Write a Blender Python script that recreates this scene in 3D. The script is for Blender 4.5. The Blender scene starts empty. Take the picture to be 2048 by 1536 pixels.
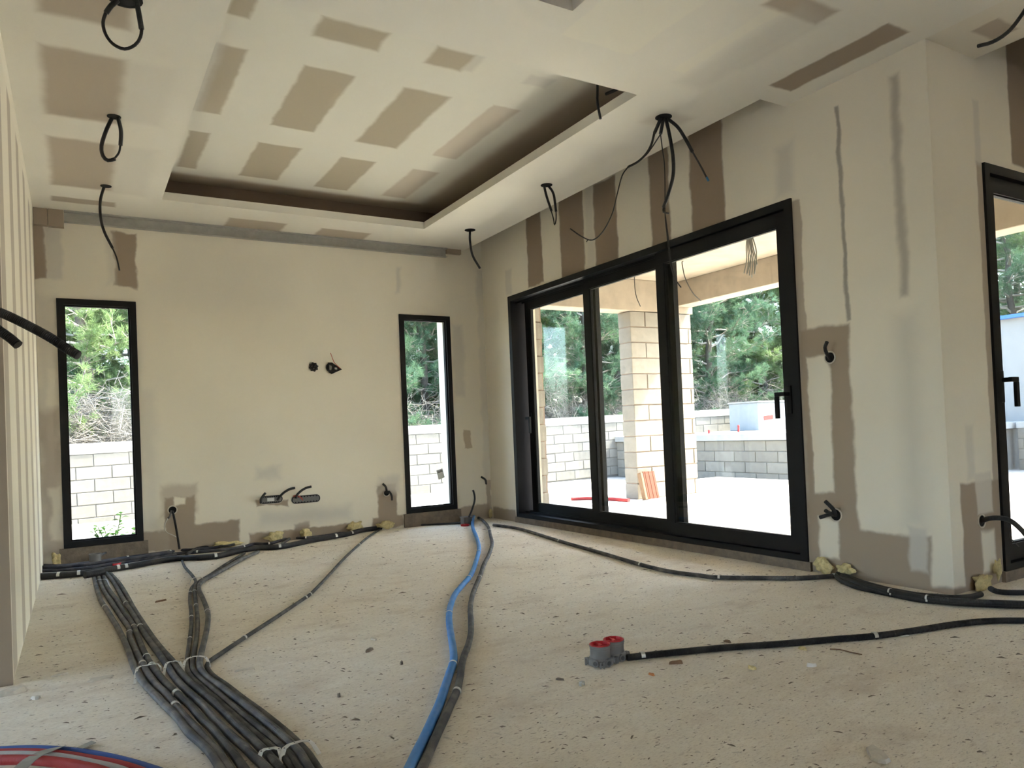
import bpy, bmesh, math, random
import numpy as np
from mathutils import Vector, Matrix
random.seed(7); RNG = np.random.default_rng(7)
SC = bpy.context.scene
COL = SC.collection

# ------------------------------------------------------------------ camera
CAM_H = 0.9
F, CX, CY = 1467.85, 1017.63, 834.44
YAW, PITCH, ROLL = 0.5338, 0.0173, -0.0421
_fw = Vector((math.sin(YAW)*math.cos(PITCH), math.cos(YAW)*math.cos(PITCH), math.sin(PITCH)))
_rt = Vector((math.cos(YAW), -math.sin(YAW), 0)); _up = _rt.cross(_fw)
RT = math.cos(ROLL)*_rt + math.sin(ROLL)*_up
UP = -math.sin(ROLL)*_rt + math.cos(ROLL)*_up
FW = _fw
EYE = Vector((0, 0, CAM_H))
cd = bpy.data.cameras.new('camera'); cam = bpy.data.objects.new('camera', cd); COL.objects.link(cam)
cam.matrix_world = Matrix(((RT.x, UP.x, -FW.x, 0), (RT.y, UP.y, -FW.y, 0), (RT.z, UP.z, -FW.z, CAM_H), (0, 0, 0, 1)))
cd.sensor_width = 36; cd.lens = F/2048*36; cd.shift_x = (1024-CX)/2048; cd.shift_y = (CY-768)/2048
cd.clip_start = 0.02; cd.clip_end = 500
SC.camera = cam

# ------------------------------------------------------------------ light
SUN_DIR = Vector((0.58, -0.12, 0.81)).normalized()      # towards the sun
w = bpy.data.worlds.new('world'); SC.world = w; w.use_nodes = True
nt = w.node_tree; nt.nodes.clear()
sky = nt.nodes.new('ShaderNodeTexSky'); sky.sky_type = 'NISHITA'; sky.sun_disc = False
sky.sun_elevation = math.asin(SUN_DIR.z); sky.sun_rotation = math.atan2(SUN_DIR.x, SUN_DIR.y)
sky.air_density = 1.0; sky.dust_density = 2.5; sky.ozone_density = 1.0
bg = nt.nodes.new('ShaderNodeBackground'); bg.inputs['Strength'].default_value = 0.32
wo = nt.nodes.new('ShaderNodeOutputWorld')
nt.links.new(sky.outputs[0], bg.inputs[0]); nt.links.new(bg.outputs[0], wo.inputs[0])
sd = bpy.data.lights.new('sun', 'SUN'); sd.energy = 4.2; sd.angle = 0.009; sd.color = (1, 0.95, 0.87)
sun = bpy.data.objects.new('sun', sd); COL.objects.link(sun)
sun.rotation_euler = SUN_DIR.to_track_quat('Z', 'Y').to_euler(); sun.location = (12, -8, 14)
vs = SC.view_settings
vs.view_transform = 'Standard'; vs.look = 'None'; vs.gamma = 1; vs.use_curve_mapping = False
vs.exposure = 3.12
SC.cycles.use_denoising = True
SC.cycles.use_adaptive_sampling = True; SC.cycles.adaptive_threshold = 0.1; SC.cycles.adaptive_min_samples = 16
SC.cycles.max_bounces = 6; SC.cycles.diffuse_bounces = 4; SC.cycles.transparent_max_bounces = 16
SC.cycles.sample_clamp_indirect = 10

# ------------------------------------------------------------------ room measures (metres)
D, R, L, H = 6.653, 3.682, 0.2356, 2.7525
Y2 = 2.017
WT, WB = 2.069, 0.13
A1, A2, B1, B2 = -0.101, 0.452, 2.736, 3.284
S1, S2, ST, SB = 6.137, 2.8386, 2.198, 0.055
TX0, TX1, TY0, TY1 = 0.611, 2.772, 6.056, 3.121
RX = 3.4875
DX, DT = 4.151, 2.202
LIP = 0.062
H2 = H + 0.24
ROOF = 3.2

def ray(px, py):
    return (FW + RT*((px-CX)/F) - UP*((py-CY)/F))
def P(px, py, ax, val):
    d = ray(px, py); i = 'XYZ'.index(ax)
    t = (val-EYE[i])/d[i]
    return EYE + d*t
def PF(px, py, z=0.0): return P(px, py, 'Z', z)
def PV(px, py, p0, push=0.0):
    """point on the upright plane through p0 that is square to the line of sight (push = metres beyond it)"""
    n = Vector((FW.x, FW.y, 0)).normalized(); d = ray(px, py)
    t = ((Vector(p0)-EYE).dot(n)+push)/d.dot(n)
    return EYE + d*t

# ------------------------------------------------------------------ materials
def nmat(name):
    m = bpy.data.materials.new(name); m.use_nodes = True
    return m, m.node_tree, m.node_tree.nodes['Principled BSDF']
def N(nt, t, **kw):
    n = nt.nodes.new(t)
    for k, v in kw.items(): setattr(n, k, v)
    return n
_mc = {}
def mat(name, col, rough=0.6, metal=0.0, noise=0.0, scale=30.0, bump=0.0, spec=0.4, coord='Object', col2=None, rand=0.0, transl=None):
    if name in _mc: return _mc[name]
    m, t, b = nmat(name); _mc[name] = m
    b.inputs['Roughness'].default_value = rough; b.inputs['Metallic'].default_value = metal
    b.inputs['Specular IOR Level'].default_value = spec
    c = tuple(col)+(1,)
    b.inputs['Base Color'].default_value = c
    out = None
    if noise or bump or rand:
        tc = N(t, 'ShaderNodeTexCoord'); nz = N(t, 'ShaderNodeTexNoise'); nz.inputs['Scale'].default_value = scale
        nz.inputs['Detail'].default_value = 6; nz.inputs['Roughness'].default_value = 0.65
        t.links.new(tc.outputs[coord], nz.inputs['Vector'])
        if noise or rand:
            mr = N(t, 'ShaderNodeMapRange'); mr.inputs[1].default_value = 0.3; mr.inputs[2].default_value = 0.7
            mr.inputs[3].default_value = 0; mr.inputs[4].default_value = 1
            t.links.new(nz.outputs['Fac'], mr.inputs[0])
            mx = N(t, 'ShaderNodeMix', data_type='RGBA')
            c2 = tuple(col2)+(1,) if col2 else tuple(max(0, v*(1-noise)) for v in col)+(1,)
            mx.inputs['A'].default_value = c; mx.inputs['B'].default_value = c2
            t.links.new(mr.outputs[0], mx.inputs['Factor']); out = mx.outputs['Result']
            if rand:
                oi = N(t, 'ShaderNodeObjectInfo'); mr2 = N(t, 'ShaderNodeMapRange')
                mr2.inputs[3].default_value = 1-rand; mr2.inputs[4].default_value = 1+rand
                t.links.new(oi.outputs['Random'], mr2.inputs[0])
                hs = N(t, 'ShaderNodeHueSaturation'); t.links.new(mr2.outputs[0], hs.inputs['Value'])
                t.links.new(out, hs.inputs['Color']); out = hs.outputs[0]
            t.links.new(out, b.inputs['Base Color'])
        if bump:
            bp = N(t, 'ShaderNodeBump'); bp.inputs['Strength'].default_value = bump; bp.inputs['Distance'].default_value = 0.01
            t.links.new(nz.outputs['Fac'], bp.inputs['Height']); t.links.new(bp.outputs[0], b.inputs['Normal'])
    return m

PLASTER = (0.80, 0.74, 0.615); PLASTER2 = (0.755, 0.695, 0.575)
BOARD = (0.37, 0.295, 0.22); GREY = (0.61, 0.57, 0.50); PALE = (0.84, 0.79, 0.66)
def patched(name, axes, rects, base=PLASTER, base2=PLASTER2, warp=0.02, mott=1.3):
    """plaster with patches of bare board / thin skim; rects = (u0,u1,v0,v1, colour, soft, strength) in metres on the surface"""
    m, t, b = nmat(name)
    b.inputs['Roughness'].default_value = 0.85; b.inputs['Specular IOR Level'].default_value = 0.2
    tc = N(t, 'ShaderNodeTexCoord'); sp = N(t, 'ShaderNodeSeparateXYZ'); t.links.new(tc.outputs['Object'], sp.inputs[0])
    cb = N(t, 'ShaderNodeCombineXYZ')
    t.links.new(sp.outputs['XYZ'.index(axes[0])], cb.inputs[0]); t.links.new(sp.outputs['XYZ'.index(axes[1])], cb.inputs[1])
    nz = N(t, 'ShaderNodeTexNoise'); nz.inputs['Scale'].default_value = 7; nz.inputs['Detail'].default_value = 5
    t.links.new(tc.outputs['Object'], nz.inputs['Vector'])
    v1 = N(t, 'ShaderNodeVectorMath', operation='SUBTRACT'); v1.inputs[1].default_value = (0.5, 0.5, 0.5)
    t.links.new(nz.outputs['Color'], v1.inputs[0])
    v2 = N(t, 'ShaderNodeVectorMath', operation='MULTIPLY'); v2.inputs[1].default_value = (warp*2, warp*2, 0)
    t.links.new(v1.outputs[0], v2.inputs[0])
    uv = N(t, 'ShaderNodeVectorMath', operation='ADD'); t.links.new(cb.outputs[0], uv.inputs[0]); t.links.new(v2.outputs[0], uv.inputs[1])
    uvp = cb
    n2 = N(t, 'ShaderNodeTexNoise'); n2.inputs['Scale'].default_value = mott; n2.inputs['Detail'].default_value = 4
    t.links.new(tc.outputs['Object'], n2.inputs['Vector'])
    mr = N(t, 'ShaderNodeMapRange'); mr.inputs[1].default_value = 0.35; mr.inputs[2].default_value = 0.68
    t.links.new(n2.outputs['Fac'], mr.inputs[0])
    mx = N(t, 'ShaderNodeMix', data_type='RGBA'); mx.inputs['A'].default_value = tuple(base)+(1,); mx.inputs['B'].default_value = tuple(base2)+(1,)
    t.links.new(mr.outputs[0], mx.inputs['Factor']); cur = mx.outputs['Result']
    for (u0, u1, vv0, vv1, colr, soft, st) in rects:
        a = N(t, 'ShaderNodeVectorMath', operation='SUBTRACT'); a.inputs[1].default_value = ((u0+u1)/2, (vv0+vv1)/2, 0)
        t.links.new(uv.outputs[0], a.inputs[0])
        ab = N(t, 'ShaderNodeVectorMath', operation='ABSOLUTE'); t.links.new(a.outputs[0], ab.inputs[0])
        s = N(t, 'ShaderNodeVectorMath', operation='SUBTRACT'); s.inputs[1].default_value = (abs(u1-u0)/2, abs(vv1-vv0)/2, 0)
        t.links.new(ab.outputs[0], s.inputs[0])
        sx = N(t, 'ShaderNodeSeparateXYZ'); t.links.new(s.outputs[0], sx.inputs[0])
        mm = N(t, 'ShaderNodeMath', operation='MAXIMUM'); t.links.new(sx.outputs[0], mm.inputs[0]); t.links.new(sx.outputs[1], mm.inputs[1])
        r_ = N(t, 'ShaderNodeMapRange'); r_.interpolation_type = 'SMOOTHSTEP'
        r_.inputs[1].default_value = -soft; r_.inputs[2].default_value = soft; r_.inputs[3].default_value = st; r_.inputs[4].default_value = 0
        t.links.new(mm.outputs[0], r_.inputs[0])
        k = N(t, 'ShaderNodeMix', data_type='RGBA'); k.inputs['B'].default_value = tuple(colr)+(1,)
        t.links.new(cur, k.inputs['A']); t.links.new(r_.outputs[0], k.inputs['Factor']); cur = k.outputs['Result']
    t.links.new(cur, b.inputs['Base Color'])
    n3 = N(t, 'ShaderNodeTexNoise'); n3.inputs['Scale'].default_value = 18; n3.inputs['Detail'].default_value = 5
    t.links.new(tc.outputs['Object'], n3.inputs['Vector'])
    bp = N(t, 'ShaderNodeBump'); bp.inputs['Strength'].default_value = 0.06; bp.inputs['Distance'].default_value = 0.01
    t.links.new(n3.outputs['Fac'], bp.inputs['Height']); t.links.new(bp.outputs[0], b.inputs['Normal'])
    return m
def rc(ax, val, pts, colr=BOARD, soft=0.02, st=1.0):
    """patch from the picture corners of it, as it lies on the plane ax = val"""
    q = [P(x, y, ax, val) for x, y in pts]
    i, j = {'X': (1, 2), 'Y': (0, 2), 'Z': (0, 1)}[ax]
    u = sorted(p[i] for p in q); v = sorted(p[j] for p in q); k = max(1, len(q)//2)
    return (sum(u[:k])/k, sum(u[-k:])/k, sum(v[:k])/k, sum(v[-k:])/k, colr, soft, st)

def floor_mat():
    m, t, b = nmat('dusty_screed')
    b.inputs['Roughness'].default_value = 0.9; b.inputs['Specular IOR Level'].default_value = 0.15
    tc = N(t, 'ShaderNodeTexCoord')
    def noise(sc, det, ro=0.6, stretch=None):
        n = N(t, 'ShaderNodeTexNoise'); n.inputs['Scale'].default_value = sc; n.inputs['Detail'].default_value = det; n.inputs['Roughness'].default_value = ro
        if stretch:
            mp = N(t, 'ShaderNodeMapping'); mp.inputs['Scale'].default_value = stretch; mp.inputs['Rotation'].default_value = (0, 0, -0.5)
            t.links.new(tc.outputs['Object'], mp.inputs[0]); t.links.new(mp.outputs[0], n.inputs['Vector'])
        else: t.links.new(tc.outputs['Object'], n.inputs['Vector'])
        return n
    def mrange(src, a, b_, c=0, d=1):
        r_ = N(t, 'ShaderNodeMapRange'); r_.inputs[1].default_value = a; r_.inputs[2].default_value = b_; r_.inputs[3].default_value = c; r_.inputs[4].default_value = d
        t.links.new(src, r_.inputs[0]); return r_.outputs[0]
    def mix(a, bcol, fac):
        k = N(t, 'ShaderNodeMix', data_type='RGBA')
        if isinstance(a, tuple): k.inputs['A'].default_value = a+(1,)
        else: t.links.new(a, k.inputs['A'])
        k.inputs['B'].default_value = bcol+(1,); t.links.new(fac, k.inputs['Factor']); return k.outputs['Result']
    big = noise(0.9, 5); mid = noise(7, 8, 0.7, (1, 2.2, 1)); fine = noise(60, 6, 0.75, (1, 2.6, 1)); spk = noise(38, 3, 0.5, (1, 2.4, 1)); spk2 = noise(14, 5, 0.7, (1, 3, 1))
    c = mix((0.80, 0.735, 0.62), (0.70, 0.62, 0.50), mrange(big.outputs['Fac'], 0.35, 0.7))
    c = mix(c, (0.86, 0.805, 0.70), mrange(mid.outputs['Fac'], 0.5, 0.72, 0, 0.8))
    c = mix(c, (0.46, 0.375, 0.285), mrange(fine.outputs['Fac'], 0.50, 0.72, 0, 0.8))
    blot = noise(2.6, 7, 0.72, (1, 1.7, 1)); c = mix(c, (0.52, 0.42, 0.32), mrange(blot.outputs['Fac'], 0.52, 0.70, 0, 0.55))
    c = mix(c, (0.17, 0.125, 0.09), mrange(spk.outputs['Fac'], 0.64, 0.70, 0, 0.8))
    c = mix(c, (0.30, 0.22, 0.16), mrange(spk2.outputs['Fac'], 0.60, 0.74, 0, 0.6))
    t.links.new(c, b.inputs['Base Color'])
    ad = N(t, 'ShaderNodeMath', operation='ADD'); t.links.new(mid.outputs['Fac'], ad.inputs[0]); t.links.new(fine.outputs['Fac'], ad.inputs[1])
    bp = N(t, 'ShaderNodeBump'); bp.inputs['Strength'].default_value = 0.35; bp.inputs['Distance'].default_value = 0.006
    t.links.new(ad.outputs[0], bp.inputs['Height']); t.links.new(bp.outputs[0], b.inputs['Normal'])
    return m
def conduit_mat(name, col, dust=(0.30, 0.27, 0.23), pitch=0.005, rough=0.5, dustamt=0.5, ring=0.5):
    m, t, b = nmat(name)
    b.inputs['Roughness'].default_value = rough; b.inputs['Specular IOR Level'].default_value = 0.4
    uvn = N(t, 'ShaderNodeUVMap'); sp = N(t, 'ShaderNodeSeparateXYZ'); t.links.new(uvn.outputs[0], sp.inputs[0])
    mu = N(t, 'ShaderNodeMath', operation='MULTIPLY'); mu.inputs[1].default_value = 2*math.pi/pitch; t.links.new(sp.outputs[1], mu.inputs[0])
    si = N(t, 'ShaderNodeMath', operation='SINE'); t.links.new(mu.outputs[0], si.inputs[0])
    tc = N(t, 'ShaderNodeTexCoord'); nz = N(t, 'ShaderNodeTexNoise'); nz.inputs['Scale'].default_value = 14; nz.inputs['Detail'].default_value = 6
    t.links.new(tc.outputs['Object'], nz.inputs['Vector'])
    mr = N(t, 'ShaderNodeMapRange'); mr.inputs[1].default_value = 0.42; mr.inputs[2].default_value = 0.75; mr.inputs[4].default_value = dustamt
    t.links.new(nz.outputs['Fac'], mr.inputs[0])
    mx = N(t, 'ShaderNodeMix', data_type='RGBA'); mx.inputs['A'].default_value = tuple(col)+(1,); mx.inputs['B'].default_value = tuple(dust)+(1,)
    t.links.new(mr.outputs[0], mx.inputs['Factor']); t.links.new(mx.outputs['Result'], b.inputs['Base Color'])
    bp = N(t, 'ShaderNodeBump'); bp.inputs['Strength'].default_value = ring; bp.inputs['Distance'].default_value = 0.002
    t.links.new(si.outputs[0], bp.inputs['Height']); t.links.new(bp.outputs[0], b.inputs['Normal'])
    return m
def glass_mat():
    m = bpy.data.materials.new('window_glass'); m.use_nodes = True; t = m.node_tree; t.nodes.clear()
    o = N(t, 'ShaderNodeOutputMaterial'); tr = N(t, 'ShaderNodeBsdfTransparent'); gl = N(t, 'ShaderNodeBsdfGlossy')
    tr.inputs[0].default_value = (0.93, 0.96, 0.94, 1); gl.inputs['Roughness'].default_value = 0.02
    lw_ = N(t, 'ShaderNodeLayerWeight'); lw_.inputs[0].default_value = 0.5
    pw = N(t, 'ShaderNodeMath', operation='POWER'); pw.inputs[1].default_value = 5; t.links.new(lw_.outputs['Facing'], pw.inputs[0])
    fr = N(t, 'ShaderNodeMath', operation='MULTIPLY_ADD'); fr.inputs[1].default_value = 0.9; fr.inputs[2].default_value = 0.025; t.links.new(pw.outputs[0], fr.inputs[0])
    mx = N(t, 'ShaderNodeMixShader')
    t.links.new(fr.outputs[0], mx.inputs[0]); t.links.new(tr.outputs[0], mx.inputs[1]); t.links.new(gl.outputs[0], mx.inputs[2]); t.links.new(mx.outputs[0], o.inputs[0])
    return m
def leaf_mat(name, c1, c2, scale=0.8):
    m = bpy.data.materials.new(name); m.use_nodes = True; t = m.node_tree; t.nodes.clear()
    o = N(t, 'ShaderNodeOutputMaterial'); df = N(t, 'ShaderNodeBsdfDiffuse'); tl = N(t, 'ShaderNodeBsdfTranslucent'); mx = N(t, 'ShaderNodeMixShader'); mx.inputs[0].default_value = 0.35
    tc = N(t, 'ShaderNodeTexCoord'); nz = N(t, 'ShaderNodeTexNoise'); nz.inputs['Scale'].default_value = scale; nz.inputs['Detail'].default_value = 5
    t.links.new(tc.outputs['Object'], nz.inputs['Vector'])
    mr = N(t, 'ShaderNodeMapRange'); mr.inputs[1].default_value = 0.36; mr.inputs[2].default_value = 0.64; t.links.new(nz.outputs['Fac'], mr.inputs[0])
    k = N(t, 'ShaderNodeMix', data_type='RGBA'); k.inputs['A'].default_value = c1+(1,); k.inputs['B'].default_value = c2+(1,)
    t.links.new(mr.outputs[0], k.inputs['Factor'])
    for s in (df, tl): t.links.new(k.outputs['Result'], s.inputs[0])
    t.links.new(df.outputs[0], mx.inputs[1]); t.links.new(tl.outputs[0], mx.inputs[2]); t.links.new(mx.outputs[0], o.inputs[0])
    return m

M_ALU = mat('black_aluminium', (0.006, 0.006, 0.007), 0.5, 0.0, spec=0.22)
M_GASKET = mat('black_gasket', (0.006, 0.006, 0.006), 0.8)
M_GLASS = glass_mat()
M_BLACK = conduit_mat('black_conduit', (0.010, 0.010, 0.011), pitch=0.0045, rough=0.45, dustamt=0.12, ring=0.6)
M_DUCT = conduit_mat('dusty_grey_conduit', (0.060, 0.060, 0.062), pitch=0.006, rough=0.6, dustamt=0.55, ring=0.45)
M_DUCT2 = conduit_mat('dark_conduit', (0.028, 0.027, 0.027), pitch=0.006, rough=0.55, dustamt=0.45, ring=0.45)
M_NAVY = conduit_mat('navy_black_conduit', (0.018, 0.020, 0.032), pitch=0.006, rough=0.5, dustamt=0.3, ring=0.4)
M_BLUE = conduit_mat('blue_water_pipe', (0.035, 0.20, 0.52), dust=(0.30, 0.40, 0.55), pitch=0.05, rough=0.5, dustamt=0.35, ring=0.0)
M_WIRE = mat('thin_dark_wire', (0.02, 0.018, 0.016), 0.5)
M_REDW = mat('red_wire', (0.50, 0.06, 0.03), 0.5)
M_WHITEW = mat('white_wire', (0.60, 0.57, 0.50), 0.5)
M_HOLE = mat('dark_hole', (0.006, 0.005, 0.005), 0.9)
M_STEEL = mat('galvanised_steel', (0.62, 0.62, 0.60), 0.38, 0.85, noise=0.25, scale=60)
M_STRAP = mat('pale_metal_strap', (0.68, 0.67, 0.63), 0.4, 0.35)
M_FOAM = mat('yellow_expanding_foam', (0.80, 0.66, 0.33), 0.9, noise=0.4, scale=45, bump=1.0)
M_PLAS = mat('loose_plaster', (0.66, 0.60, 0.50), 0.9, noise=0.2, scale=40, bump=0.3)
M_BOXG = mat('grey_box_plastic', (0.185, 0.175, 0.165), 0.5, noise=0.2, scale=40)
M_LID = mat('red_lid_plastic', (0.48, 0.016, 0.022), 0.45)
M_SOCK = mat('black_box_plastic', (0.012, 0.012, 0.012), 0.5)
M_SILL = mat('raw_sill_concrete', (0.25, 0.20, 0.15), 0.95, noise=0.4, scale=20, bump=0.6)
M_RAIL = mat('zinc_channel', (0.50, 0.49, 0.45), 0.45, 0.5, noise=0.2, scale=12)
M_CONC = mat('cast_concrete', (0.32, 0.26, 0.195), 0.9, noise=0.25, scale=6, bump=0.3)
M_TERR = mat('pale_terrace', (0.80, 0.755, 0.67), 0.95, noise=0.2, scale=5, bump=0.4)
M_GROUND = mat('pale_ground', (0.37, 0.345, 0.30), 0.95, noise=0.3, scale=5, bump=0.4)
M_MORTAR = mat('grey_mortar', (0.165, 0.155, 0.14), 0.95, noise=0.3, scale=30)
M_BLOCK = mat('concrete_block', (0.195, 0.178, 0.148), 0.95, noise=0.22, scale=9, bump=0.5, rand=0.13)
M_BLOCKW = mat('warm_concrete_block', (0.25, 0.22, 0.178), 0.95, noise=0.25, scale=9, bump=0.5, rand=0.12)
M_MORTW = mat('reddish_mortar', (0.27, 0.195, 0.145), 0.95, noise=0.35, scale=18)
M_BARK = mat('pine_bark', (0.13, 0.105, 0.085), 0.95, noise=0.5, scale=12, bump=0.8)
M_TWIG = mat('pale_twig', (0.33, 0.29, 0.24), 0.9)
M_DRY = mat('dry_twig', (0.21, 0.185, 0.155), 0.9)
M_PINE = leaf_mat('pine_needles', (0.15, 0.235, 0.13), (0.085, 0.15, 0.095))
M_PINE2 = leaf_mat('bright_pine_needles', (0.20, 0.27, 0.11), (0.11, 0.18, 0.085))
M_WEED = leaf_mat('weed_leaf', (0.032, 0.07, 0.018), (0.018, 0.045, 0.014), 6)
M_SOIL = mat('forest_soil', (0.12, 0.095, 0.07), 1.0, noise=0.5, scale=3)
M_TERRA = mat('terracotta', (0.14, 0.038, 0.019), 0.85, noise=0.25, scale=20)
M_WOOD = mat('pale_wood', (0.24, 0.14, 0.075), 0.8, noise=0.4, scale=40)
M_PRED = conduit_mat('red_pipe_sheath', (0.36, 0.022, 0.022), dust=(0.40, 0.10, 0.07), pitch=0.0035, rough=0.55, dustamt=0.25, ring=0.5)
M_PBLU = conduit_mat('blue_pipe_sheath', (0.03, 0.085, 0.30), dust=(0.08, 0.16, 0.36), pitch=0.0035, rough=0.55, dustamt=0.25, ring=0.4)
M_PWHI = conduit_mat('white_pipe_sheath', (0.50, 0.47, 0.42), dust=(0.34, 0.31, 0.27), pitch=0.0035, rough=0.6, dustamt=0.25, ring=0.5)
M_TAPE = mat('grey_tape', (0.34, 0.33, 0.29), 0.5, noise=0.25, scale=30)
M_ROOM = mat('inner_wall_paint', (0.72, 0.67, 0.57), 0.9)
M_WHITEP = mat('white_paper', (0.72, 0.72, 0.70), 0.7)
M_PRINT = mat('black_print', (0.02, 0.02, 0.02), 0.7)
M_CABW = mat('white_cabinet', (0.30, 0.31, 0.31), 0.6, noise=0.1, scale=8)
M_REDL = mat('red_label', (0.62, 0.05, 0.04), 0.6)
M_BLUET = mat('blue_trim', (0.05, 0.14, 0.40), 0.6)

# ------------------------------------------------------------------ mesh helpers
def link(name, me, m=None, parent=None):
    o = bpy.data.objects.new(name, me); COL.objects.link(o)
    if m is not None and len(me.materials) == 0: me.materials.append(m)
    if parent is not None: o.parent = parent; o.matrix_parent_inverse = Matrix.Translation(-parent.location) if parent.location.length else Matrix()
    return o
def tag(o, label=None, cat=None, group=None, kind=None):
    if label: o['label'] = label
    if cat: o['category'] = cat
    if group: o['group'] = group
    if kind: o['kind'] = kind
    return o
def empty(name, loc=(0, 0, 0)):
    o = bpy.data.objects.new(name, None); COL.objects.link(o); o.location = loc; o.empty_display_size = 0.1
    return o
class MB:
    def __init__(s): s.v = []; s.f = []
    def box(s, a, b):
        x0, y0, z0 = (min(a[i], b[i]) for i in range(3)); x1, y1, z1 = (max(a[i], b[i]) for i in range(3))
        n = len(s.v); s.v += [(x0, y0, z0), (x1, y0, z0), (x1, y1, z0), (x0, y1, z0), (x0, y0, z1), (x1, y0, z1), (x1, y1, z1), (x0, y1, z1)]
        s.f += [tuple(n+i for i in q) for q in ((0, 3, 2, 1), (4, 5, 6, 7), (0, 1, 5, 4), (1, 2, 6, 5), (2, 3, 7, 6), (3, 0, 4, 7))]
        return s
    def obox(s, c, ax, ay, az):
        """box from centre and three half-axis vectors"""
        c, ax, ay, az = map(Vector, (c, ax, ay, az)); n = len(s.v)
        for sz in (-1, 1):
            for sx, sy in ((-1, -1), (1, -1), (1, 1), (-1, 1)): s.v.append(tuple(c+ax*sx+ay*sy+az*sz))
        s.f += [tuple(n+i for i in q) for q in ((0, 3, 2, 1), (4, 5, 6, 7), (0, 1, 5, 4), (1, 2, 6, 5), (2, 3, 7, 6), (3, 0, 4, 7))]
        return s
    def lathe(s, c, prof, n=24, axis='Z', close=True):
        """prof: (radius, height) pairs"""
        b = len(s.v)
        for r_, h_ in prof:
            for i in range(n):
                a = 2*math.pi*i/n; x, y = r_*math.cos(a), r_*math.sin(a)
                q = {'Z': (x, y, h_), 'Y': (x, h_, y), 'X': (h_, x, y)}[axis]
                s.v.append((c[0]+q[0], c[1]+q[1], c[2]+q[2]))
        for k in range(len(prof)-1):
            for i in range(n):
                j = (i+1) % n; s.f.append((b+k*n+i, b+k*n+j, b+(k+1)*n+j, b+(k+1)*n+i))
        if close:
            s.f.append(tuple(b+i for i in reversed(range(n)))); s.f.append(tuple(b+(len(prof)-1)*n+i for i in range(n)))
        return s
    def build(s, name, m, parent=None, bevel=0.0, smooth=False):
        me = bpy.data.meshes.new(name); me.from_pydata(s.v, [], s.f); me.validate(); me.update()
        bm = bmesh.new(); bm.from_mesh(me); bmesh.ops.recalc_face_normals(bm, faces=bm.faces)
        if bevel: bmesh.ops.bevel(bm, geom=list(bm.edges), offset=bevel, segments=1, affect='EDGES')
        bm.to_mesh(me); bm.free()
        if smooth:
            me.polygons.foreach_set('use_smooth', [True]*len(me.polygons))
            try: me.set_sharp_from_angle(angle=math.radians(40))
            except Exception: pass
        return link(name, me, m, parent)
def smooth_path(pts, step=0.02):
    pts = [Vector(p) for p in pts]
    if len(pts) == 2: out = pts[:]
    else:
        out = []
        ext = [pts[0]*2-pts[1]]+pts+[pts[-1]*2-pts[-2]]
        for i in range(1, len(ext)-2):
            p0, p1, p2, p3 = ext[i-1:i+3]; n = max(2, int((p2-p1).length/step))
            for k in range(n):
                t_ = k/n
                out.append(0.5*((2*p1)+(p2-p0)*t_+(2*p0-5*p1+4*p2-p3)*t_*t_+(3*p1-p0-3*p2+p3)*t_**3))
        out.append(pts[-1])
    return out
def tube_mesh(name, path, r, n=10, ripple=None, hollow=False):
    if ripple:
        pitch, amp = ripple; res = []
        seg = [(path[i+1]-path[i]).length for i in range(len(path)-1)]; tot = sum(seg); k = int(tot/(pitch/2))
        cum = np.concatenate([[0], np.cumsum(seg)]); A = np.array([tuple(p) for p in path])
        ds = np.linspace(0, tot, k+1)
        path = [Vector((float(np.interp(d, cum, A[:, 0])), float(np.interp(d, cum, A[:, 1])), float(np.interp(d, cum, A[:, 2])))) for d in ds]
    v = []; f = []; uvl = []
    T = [(path[min(i+1, len(path)-1)]-path[max(i-1, 0)]).normalized() for i in range(len(path))]
    up = Vector((0, 0, 1)) if abs(T[0].z) < 0.9 else Vector((1, 0, 0))
    nx = T[0].cross(up).normalized(); L_ = 0; Ls = []
    for i, p in enumerate(path):
        if i: L_ += (p-path[i-1]).length
        Ls.append(L_)
        nx = (nx-T[i]*nx.dot(T[i])).normalized(); ny = T[i].cross(nx)
        rr = r+(ripple[1]*(1 if i % 2 else -1) if ripple else 0)
        for k in range(n):
            a = 2*math.pi*k/n; v.append(tuple(p+nx*(rr*math.cos(a))+ny*(rr*math.sin(a))))
    for i in range(len(path)-1):
        for k in range(n):
            k2 = (k+1) % n; f.append((i*n+k, i*n+k2, (i+1)*n+k2, (i+1)*n+k))
            uvl += [(k/n, Ls[i]), ((k+1)/n, Ls[i]), ((k+1)/n, Ls[i+1]), (k/n, Ls[i+1])]
    f.append(tuple(reversed(range(n)))); uvl += [(0, 0)]*n
    b = (len(path)-1)*n; f.append(tuple(b+i for i in range(n))); uvl += [(0, 0)]*n
    me = bpy.data.meshes.new(name); me.from_pydata(v, [], f)
    uv = me.uv_layers.new(name='UVMap'); uv.data.foreach_set('uv', [c for q in uvl for c in q])
    me.polygons.foreach_set('use_smooth', [True]*(len(f)-2)+[False]*2)
    me.update(); return me
def tube(name, pts, r, m, parent=None, n=10, step=0.02, ripple=None):
    path = smooth_path(pts, step)
    o = link(name, tube_mesh(name, path, r, n, ripple), m, parent); o_path[o.name] = path
    return o
o_path = {}
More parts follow.
